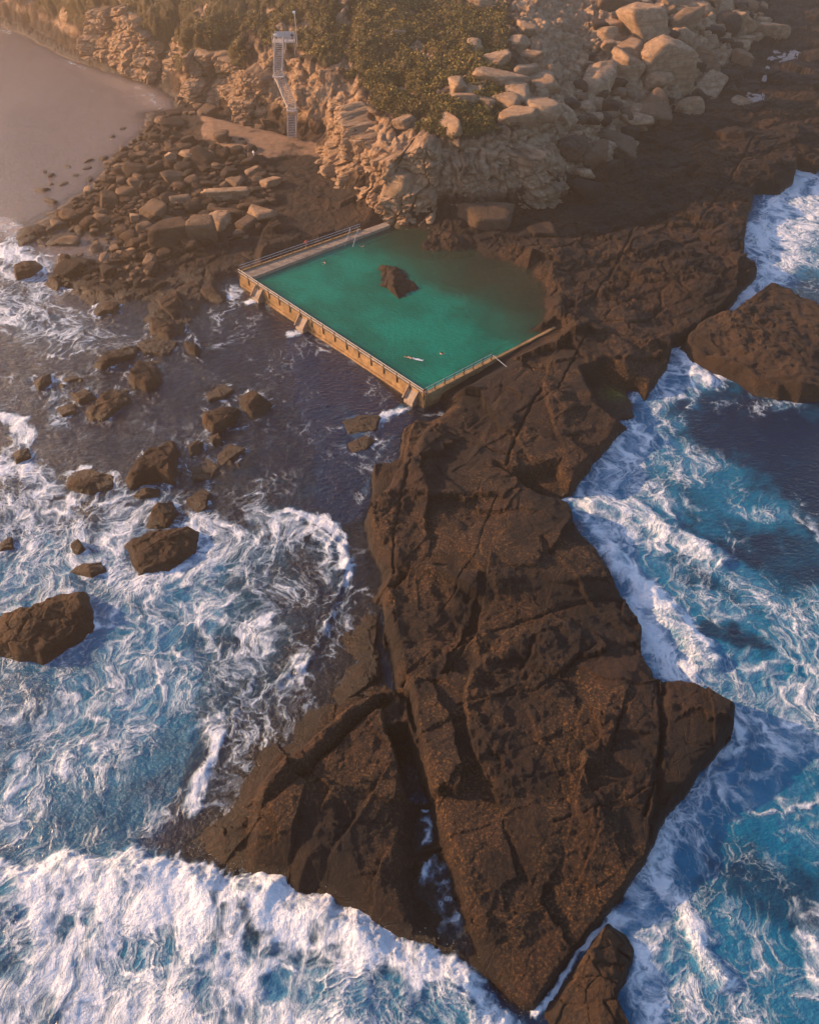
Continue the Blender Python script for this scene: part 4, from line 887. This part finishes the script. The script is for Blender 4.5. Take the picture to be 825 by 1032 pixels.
# railings
def railing(name, a, b, n, h, z, label, post_mat, rails=(1.,.55), posth=0., out=None):
    a = np.array(a); b = np.array(b); root = empty(name, P3((a+b)/2,z), label, 'railing'); bpy.context.view_layer.update()
    for i in range(n):
        q = a+(b-a)*i/(n-1); MB().box((q[0],q[1],z+(h-posth)/2), (.13,.13,h+posth), math.atan2(b[1]-a[1],b[0]-a[0])).build('post', post_mat, root)
    for k in rails: MB().tube(v3(a,z+h*k), v3(b,z+h*k), .045).build('rail', M_METAL, root)
    return root
rr = railing('railing', A_+dAB_*.2-nAB*.10, B_-dAB_*.2-nAB*.10, 17, 1.1, WALLZ, 'long railing with brown posts on top of the sunlit sea wall', M_POST, posth=.9)
railing('railing', B_+dBD_*.3+nBD*.3, B_+dBD_*(np.linalg.norm(D_-B_)*.50)+nBD*.3, 8, 1.1, WALLZ, 'short railing on the near right wall of the pool', M_POST)
L = np.linalg.norm(C_-A_)
railing('railing', A_+dAC_*.6-nAC*.35, A_+dAC_*L*.82-nAC*.35, 13, 1.1, WALLZ+.25, 'outer railing along the back left walkway', M_POST)
q = B_+dBD_*(np.linalg.norm(D_-B_)*.50); o = empty('handrail', P3(q,WALLZ), 'single bent handrail leading down to the shelf from the right wall', 'handrail'); bpy.context.view_layer.update()
MB().tube(v3(q,WALLZ+1.), v3(q-nBD*3.0+dBD_*.3,1.6+.9), .06).build('rail', M_METAL, o); MB().tube(v3(q-nBD*3.0+dBD_*.3,1.0), v3(q-nBD*3.0+dBD_*.3,2.5), .06).build('post', M_METAL, o)
q = np.array(U(357,235,WALLZ)); o = empty('pool_steps', P3(q,WALLZ), 'metal steps with handrails going down into the pool near the cliff', 'steps'); bpy.context.view_layer.update()
dn = -dAC_*.45+nAC*.9; dn /= np.linalg.norm(dn); sd_ = np.array([-dn[1],dn[0]])
dn = -(dAC_*.75-nAC*.65); dn/=np.linalg.norm(dn); sd_ = np.array([-dn[1],dn[0]])
for k in (-1,1):
    a, b = q+sd_*k*.8, q+sd_*k*.8+dn*4.6
    MB().tube(v3(a,WALLZ+1.), v3(b,POOLZ+.1), .06).build('handrail', M_METAL, o); MB().tube(v3(a,WALLZ-.2), v3(a,WALLZ+1.), .06).build('post', M_METAL, o); mm = (a+b)/2; MB().tube(v3(mm,POOLZ-.8), v3(mm,(WALLZ+1+POOLZ+.1)/2), .05).build('post', M_METAL, o)
for k in range(6):
    c = q+dn*(.3+k*.5); MB().box((c[0],c[1],WALLZ-.1-k*.2), (.42,1.6,.06), math.atan2(dn[1],dn[0])).build('tread', M_METAL, o)
# ------------------------------------------------------------------ stairs on the bluff
so = empty('staircase', Vector(ST[0]), 'weathered timber staircase climbing the bluff from the beach in three flights', 'staircase'); bpy.context.view_layer.update()
for i in range(3):
    a, b = Vector(ST[i]), Vector(ST[i+1]); d = b-a; hd_ = Vector((d.x,d.y,0)).normalized(); sx = Vector((-hd_.y,hd_.x,0)); w_ = 1.0
    fl2 = MB().beam(a-sx*w_, b-sx*w_, .14, .4); fl2.beam(a+sx*w_, b+sx*w_, .14, .4); f_ = fl2.build('stringer', M_WOOD, so)
    n = max(6, int(d.z/.3)); tr = MB()
    for k in range(n):
        p = a+d*((k+.5)/n); tr.box(p+Vector((0,0,.12)), (.42, 2*w_, .09), math.atan2(hd_.y,hd_.x))
    tr.build('treads', M_WOOD, so)
    for sgn in (-1,1):
        MB().tube(a+sx*w_*sgn+Vector((0,0,1.25)), b+sx*w_*sgn+Vector((0,0,1.25)), .07).build('handrail', M_WOOD, so)
        for k in range(5):
            p = a+d*(k/4)+sx*w_*sgn; MB().tube(p+Vector((0,0,-1.6 if k%2==0 else 0)), p+Vector((0,0,1.25)), .07).build('post', M_WOOD, so)
    if i < 2: MB().box(b+Vector((0,0,-.05)), (2.6,2.6,.12)).build('landing', M_WOOD, so)
b = Vector(ST[3]); MB().box(b+Vector((.9,1.6,0)), (5.2,3.2,.16)).build('lookout_deck', M_WOOD, so)
MB().box(b+Vector((1.0,3.1,.85)), (4.6,.12,1.3)).build('lookout_panel', M_METAL, so)
for dx in (-1.6,1.1,3.4):
    for dy in (.2,3.0): MB().tube(b+Vector((dx,dy,-2.5)), b+Vector((dx,dy,1.2)), .08).build('post', M_WOOD, so)
MB().tube(b+Vector((-1.6,.2,1.2)), b+Vector((-1.6,3.,1.2)), .06).build('handrail', M_WOOD, so); MB().tube(b+Vector((3.4,.2,1.2)), b+Vector((3.4,3.,1.2)), .06).build('handrail', M_WOOD, so)
po = empty('signal_post', b+Vector((3.6,4.5,0)), 'thin tall post with a small white head beside the lookout deck', 'post'); bpy.context.view_layer.update()
MB().tube(b+Vector((3.6,4.5,-2)), b+Vector((3.6,4.5,5.2)), .08).build('pole', M_METAL, po); MB().box(b+Vector((3.45,4.5,5.2)), (.6,.4,.45)).build('head', M_WHITE, po, bevel=.05)
# ------------------------------------------------------------------ people
def person(loc, rz, pose, top, bottom, label, name='person', scale=1.):
    me = bpy.data.meshes.new('person'); bm = bmesh.new(); lay = bm.verts.layers.skin.verify()
    if pose == 'swim':   # prone crawl: body along +x
        J = {'pel':(0,0,0,.15),'ch':(.45,0,.03,.17),'nk':(.68,0,.06,.07),'hd':(.82,0,.08,.11),'kl':(-.42,.1,-.06,.085),'kr':(-.42,-.1,-.02,.085),'al':(-.85,.1,-.1,.045),'ar':(-.85,-.12,.0,.045),'tl':(-1.02,.1,-.1,.03),'tr':(-1.02,-.12,0,.03),
             'sl':(.56,.2,.03,.07),'sr':(.56,-.2,.03,.07),'el':(.85,.28,.1,.05),'er':(.3,-.38,-.1,.05),'wl':(1.12,.22,.04,.035),'wr':(.05,-.34,-.2,.035),'fl':(1.28,.2,0,.03),'fr':(-.1,-.3,-.22,.03)}
    elif pose == 'tread':
        J = {'pel':(0,0,-.5,.15),'ch':(0,0,-.08,.17),'nk':(0,0,.13,.07),'hd':(.02,0,.27,.11),'kl':(.1,.14,-.9,.085),'kr':(-.05,-.14,-.9,.085),'al':(-.1,.16,-1.25,.045),'ar':(-.2,-.16,-1.25,.045),'tl':(0,.16,-1.3,.03),'tr':(-.1,-.16,-1.3,.03),
             'sl':(0,.2,.02,.07),'sr':(0,-.2,.02,.07),'el':(.22,.4,-.03,.05),'er':(.22,-.4,-.03,.05),'wl':(.48,.45,.0,.035),'wr':(.48,-.45,.0,.035),'fl':(.62,.42,0,.03),'fr':(.62,-.42,0,.03)}
    elif pose == 'sit':
        J = {'pel':(0,0,.14,.16),'ch':(-.02,0,.5,.17),'nk':(0,0,.72,.07),'hd':(.04,0,.87,.11),'kl':(.45,.12,.2,.09),'kr':(.45,-.12,.2,.09),'al':(.5,.12,-.25,.05),'ar':(.5,-.12,-.25,.05),'tl':(.66,.12,-.3,.035),'tr':(.66,-.12,-.3,.035),
             'sl':(-.02,.2,.6,.07),'sr':(-.02,-.2,.6,.07),'el':(-.05,.27,.33,.05),'er':(-.05,-.27,.33,.05),'wl':(.12,.25,.12,.035),'wr':(.12,-.25,.12,.035),'fl':(.22,.24,.1,.03),'fr':(.22,-.24,.1,.03)}
    else:
        J = {'pel':(0,0,.92,.15),'ch':(0,0,1.28,.17),'nk':(0,0,1.5,.065),'hd':(.02,0,1.64,.11),'kl':(.05,.1,.5,.08),'kr':(-.02,-.1,.5,.08),'al':(.02,.12,.09,.045),'ar':(-.08,-.12,.09,.045),'tl':(.18,.13,.04,.035),'tr':(.08,-.13,.04,.035),
             'sl':(0,.2,1.4,.07),'sr':(0,-.2,1.4,.07),'el':(-.02,.27,1.12,.05),'er':(.05,-.3,1.12,.05),'wl':(.06,.28,.87,.035),'wr':(.22,-.24,.98,.035),'fl':(.1,.28,.74,.03),'fr':(.32,-.2,1.02,.03)}
    V = {}
    for k,(a,b_,c,r_) in J.items():
        v = bm.verts.new((a*scale,b_*scale,c*scale)); v[lay].radius = (r_*scale,r_*scale*(1.0)); V[k] = v
    V['pel'][lay].use_root = True
    for a,b_ in (('pel','ch'),('ch','nk'),('nk','hd'),('pel','kl'),('kl','al'),('al','tl'),('pel','kr'),('kr','ar'),('ar','tr'),('ch','sl'),('sl','el'),('el','wl'),('wl','fl'),('ch','sr'),('sr','er'),('er','wr'),('wr','fr')): bm.edges.new((V[a],V[b_]))
    bm.to_mesh(me); bm.free(); me.materials.append(M_SKIN)
    o = bpy.data.objects.new(name, me); COL.objects.link(o); o.modifiers.new('s','SKIN').use_smooth_shade = True; m2 = o.modifiers.new('u','SUBSURF'); m2.levels = 1; m2.render_levels = 1
    o.location = loc; o.rotation_euler = (0,0,rz); tag(o, label, 'person')
    def sleeve(nm, ks, rad, mat):
        m = MB()
        for a,b_ in ks: m.tube(Vector(J[a][:3])*scale, Vector(J[b_][:3])*scale, rad*scale, 10)
        c = m.build(nm, mat, None, True); c.parent = o
    if top: sleeve('shirt', (('pel','ch'),('ch','nk'),('sl','ch'),('sr','ch'),('sl','el'),('sr','er')) , .19, top) if pose in ('stand','sit') else None
    if bottom: sleeve('shorts', (('pel','kl'),('pel','kr')), .12, bottom)
    hd = Vector(J['hd'][:3])*scale
    bm = bmesh.new(); bmesh.ops.create_icosphere(bm, subdivisions=2, radius=.125*scale); me2 = bpy.data.meshes.new('hair'); bm.to_mesh(me2); bm.free(); me2.materials.append(M_HAIR)
    hr = bpy.data.objects.new('hair', me2); COL.objects.link(hr); hr.parent = o; hr.location = hd+Vector((-.03,0,.05))*scale
    return o
def at(px, py, z): x, y = U(px,py,z); return (x,y,z)
person(at(414,361,POOLZ+.02), R(150), 'swim', None, M_DARK, 'swimmer doing front crawl with a white wake, nearest the sea wall corner')
person(at(445,357,POOLZ), R(70), 'tread', None, M_RED, 'swimmer treading water right of the one leaving a wake')
person(at(327.5,265,POOLZ), R(200), 'tread', None, M_DARK, 'lone swimmer upright in the left part of the pool')
person(at(366,248.5,POOLZ), R(120), 'tread', None, M_WHITE, 'swimmer close to the metal steps')
person(at(429,397,WALLZ), R(140), 'sit', None, M_DARK, 'person sitting on the near corner of the pool wall')
person(at(309,250,WALLZ), R(-60), 'stand', M_RED, M_DARK, 'person in red standing on the back left walkway')
x,y = U(389,214,3.); person((x,y,ground_z(x,y)), R(-90), 'stand', M_WHITE, M_WHITE, 'person in white standing at the cliff foot by the back of the pool')
x,y = U(251,155,3.); person((x,y,ground_z(x,y)), R(-20), 'stand', M_DARK, M_DARK, 'person in dark clothes standing on the rocks below the stairs')
x,y = U(256,157,3.); person((x,y,ground_z(x,y)), R(200), 'stand', M_WHITE, M_WHITE, 'person in white standing beside the one in dark on the rocks')
person(tuple(Vector(ST[3])+Vector((-.8,1.2,.08))), R(-90), 'stand', M_WHITE, M_DARK, 'person in white at the left end of the lookout deck')
person(tuple(Vector(ST[3])+Vector((3.0,.9,.08))), R(-80), 'stand', M_DARK, M_DARK, 'person in dark clothes at the right end of the lookout deck')
# swimmer's wake: a thin strip of froth on the water
mb = MB(); wpt = [np.array(U(416+i*1.1,361.5+i*.25,POOLZ)) for i in range(9)]
for i, q in enumerate(wpt):
    for k in range(3):
        a = RNG.uniform(0,6.28); r_ = .12+.1*RNG.random(); c = q+RNG.normal(size=2)*.12
        mb.add([(c[0]+r_*math.cos(a+j*1.047),c[1]+r_*math.sin(a+j*1.047)*.7,POOLZ+.05) for j in range(6)]+[(c[0],c[1],POOLZ+.13)], [(j,(j+1)%6,6) for j in range(6)])
tag(mb.build('wake', M_WHITE), 'white froth trailing behind the front crawl swimmer', 'froth', kind='stuff')
# ------------------------------------------------------------------ scrub on the headland
r = RNG; n = 420000
I = r.integers(0, X.shape[0]-1, n); Jx = r.integers(0, X.shape[1]-1, n)
ok = (veg[I,Jx] > .35+.4*r.random(n))&(Y[I,Jx] < 300); I, Jx = I[ok], Jx[ok]
sel = r.permutation(len(I))[:70000]; I, Jx = I[sel], Jx[sel]
base = np.stack([X2[I,Jx],Y2[I,Jx],Z2[I,Jx]],-1)+r.normal(size=(len(I),3))*np.array([.25,.25,.18])+[0,0,.15]
qs = []
for k in range(3):
    a = r.normal(size=(len(I),3)); a /= np.linalg.norm(a,axis=1)[:,None]; b_ = r.normal(size=(len(I),3)); b_ -= (b_*a).sum(1)[:,None]*a; b_ /= np.linalg.norm(b_,axis=1)[:,None]
    s = (.14+.22*r.random(len(I)))[:,None]; c = base+r.normal(size=base.shape)*.22
    qs.append(np.stack([c-a*s,c+b_*s*.6,c+a*s,c-b_*s*.6],1))
qv = np.concatenate(qs).reshape(-1,3); sc_ = raw_mesh('scrub', qv, np.arange(len(qv)).reshape(-1,4), M_LEAF, None, False)
tag(sc_, 'low olive green coastal scrub covering the headland', 'scrub', kind='stuff')
# ------------------------------------------------------------------ haze
t = NT('sea_haze'); pv = t.n('ShaderNodeVolumePrincipled', i={'Color':(1.,.72,.50,1),'Density':.00075,'Anisotropy':.66})
t.t.links.new(pv.outputs[0], t.out.inputs['Volume']); M_HAZE = t.m
hz = MB().box((0,0,40.5), (5400,5400,101.)).build('haze', M_HAZE); tag(hz, 'warm morning haze over the coast', 'haze', kind='stuff')
# ------------------------------------------------------------------ light, camera
SUN_EL, SUN_AZ = R(18), math.atan2(-.24, .96)      # light travels along +x, a little towards the camera
tv = Vector((math.cos(SUN_EL)*math.cos(SUN_AZ), math.cos(SUN_EL)*math.sin(SUN_AZ), -math.sin(SUN_EL)))
ld = bpy.data.lights.new('sun', 'SUN'); ld.energy = 5.; ld.angle = R(.6); ld.color = (1.,.60,.31); lo = bpy.data.objects.new('sun', ld); COL.objects.link(lo); lo.rotation_euler = tv.to_track_quat('-Z','Y').to_euler()
W = bpy.data.worlds.new('World'); S.world = W; W.use_nodes = True; wn = W.node_tree
sk = wn.nodes.new('ShaderNodeTexSky'); sk.sky_type = 'NISHITA'; sk.sun_disc = False; sk.sun_elevation = SUN_EL
sk.sun_rotation = math.atan2(-tv.x, -tv.y); sk.air_density = 1.; sk.dust_density = 1.; sk.ozone_density = 3.
bg = wn.nodes['Background']; bg.inputs[1].default_value = .15; wn.links.new(sk.outputs[0], bg.inputs[0])
cd = bpy.data.cameras.new('camera'); co = bpy.data.objects.new('camera', cd); COL.objects.link(co); co.location = (0,0,CAMH); co.rotation_euler = (math.pi/2-PITCH,0,0)
cd.sensor_fit = 'VERTICAL'; cd.angle = FOV; cd.clip_end = 8000; cd.clip_start = .5; S.camera = co
vs = S.view_settings; vs.view_transform = 'Standard'; vs.look = 'None'; vs.exposure = .93; vs.gamma = 1
S.cycles.max_bounces = 6; S.cycles.volume_bounces = 0; S.cycles.transparent_max_bounces = 8
print("SCRIPT", time.time()-_T0, X.shape, XW.shape)
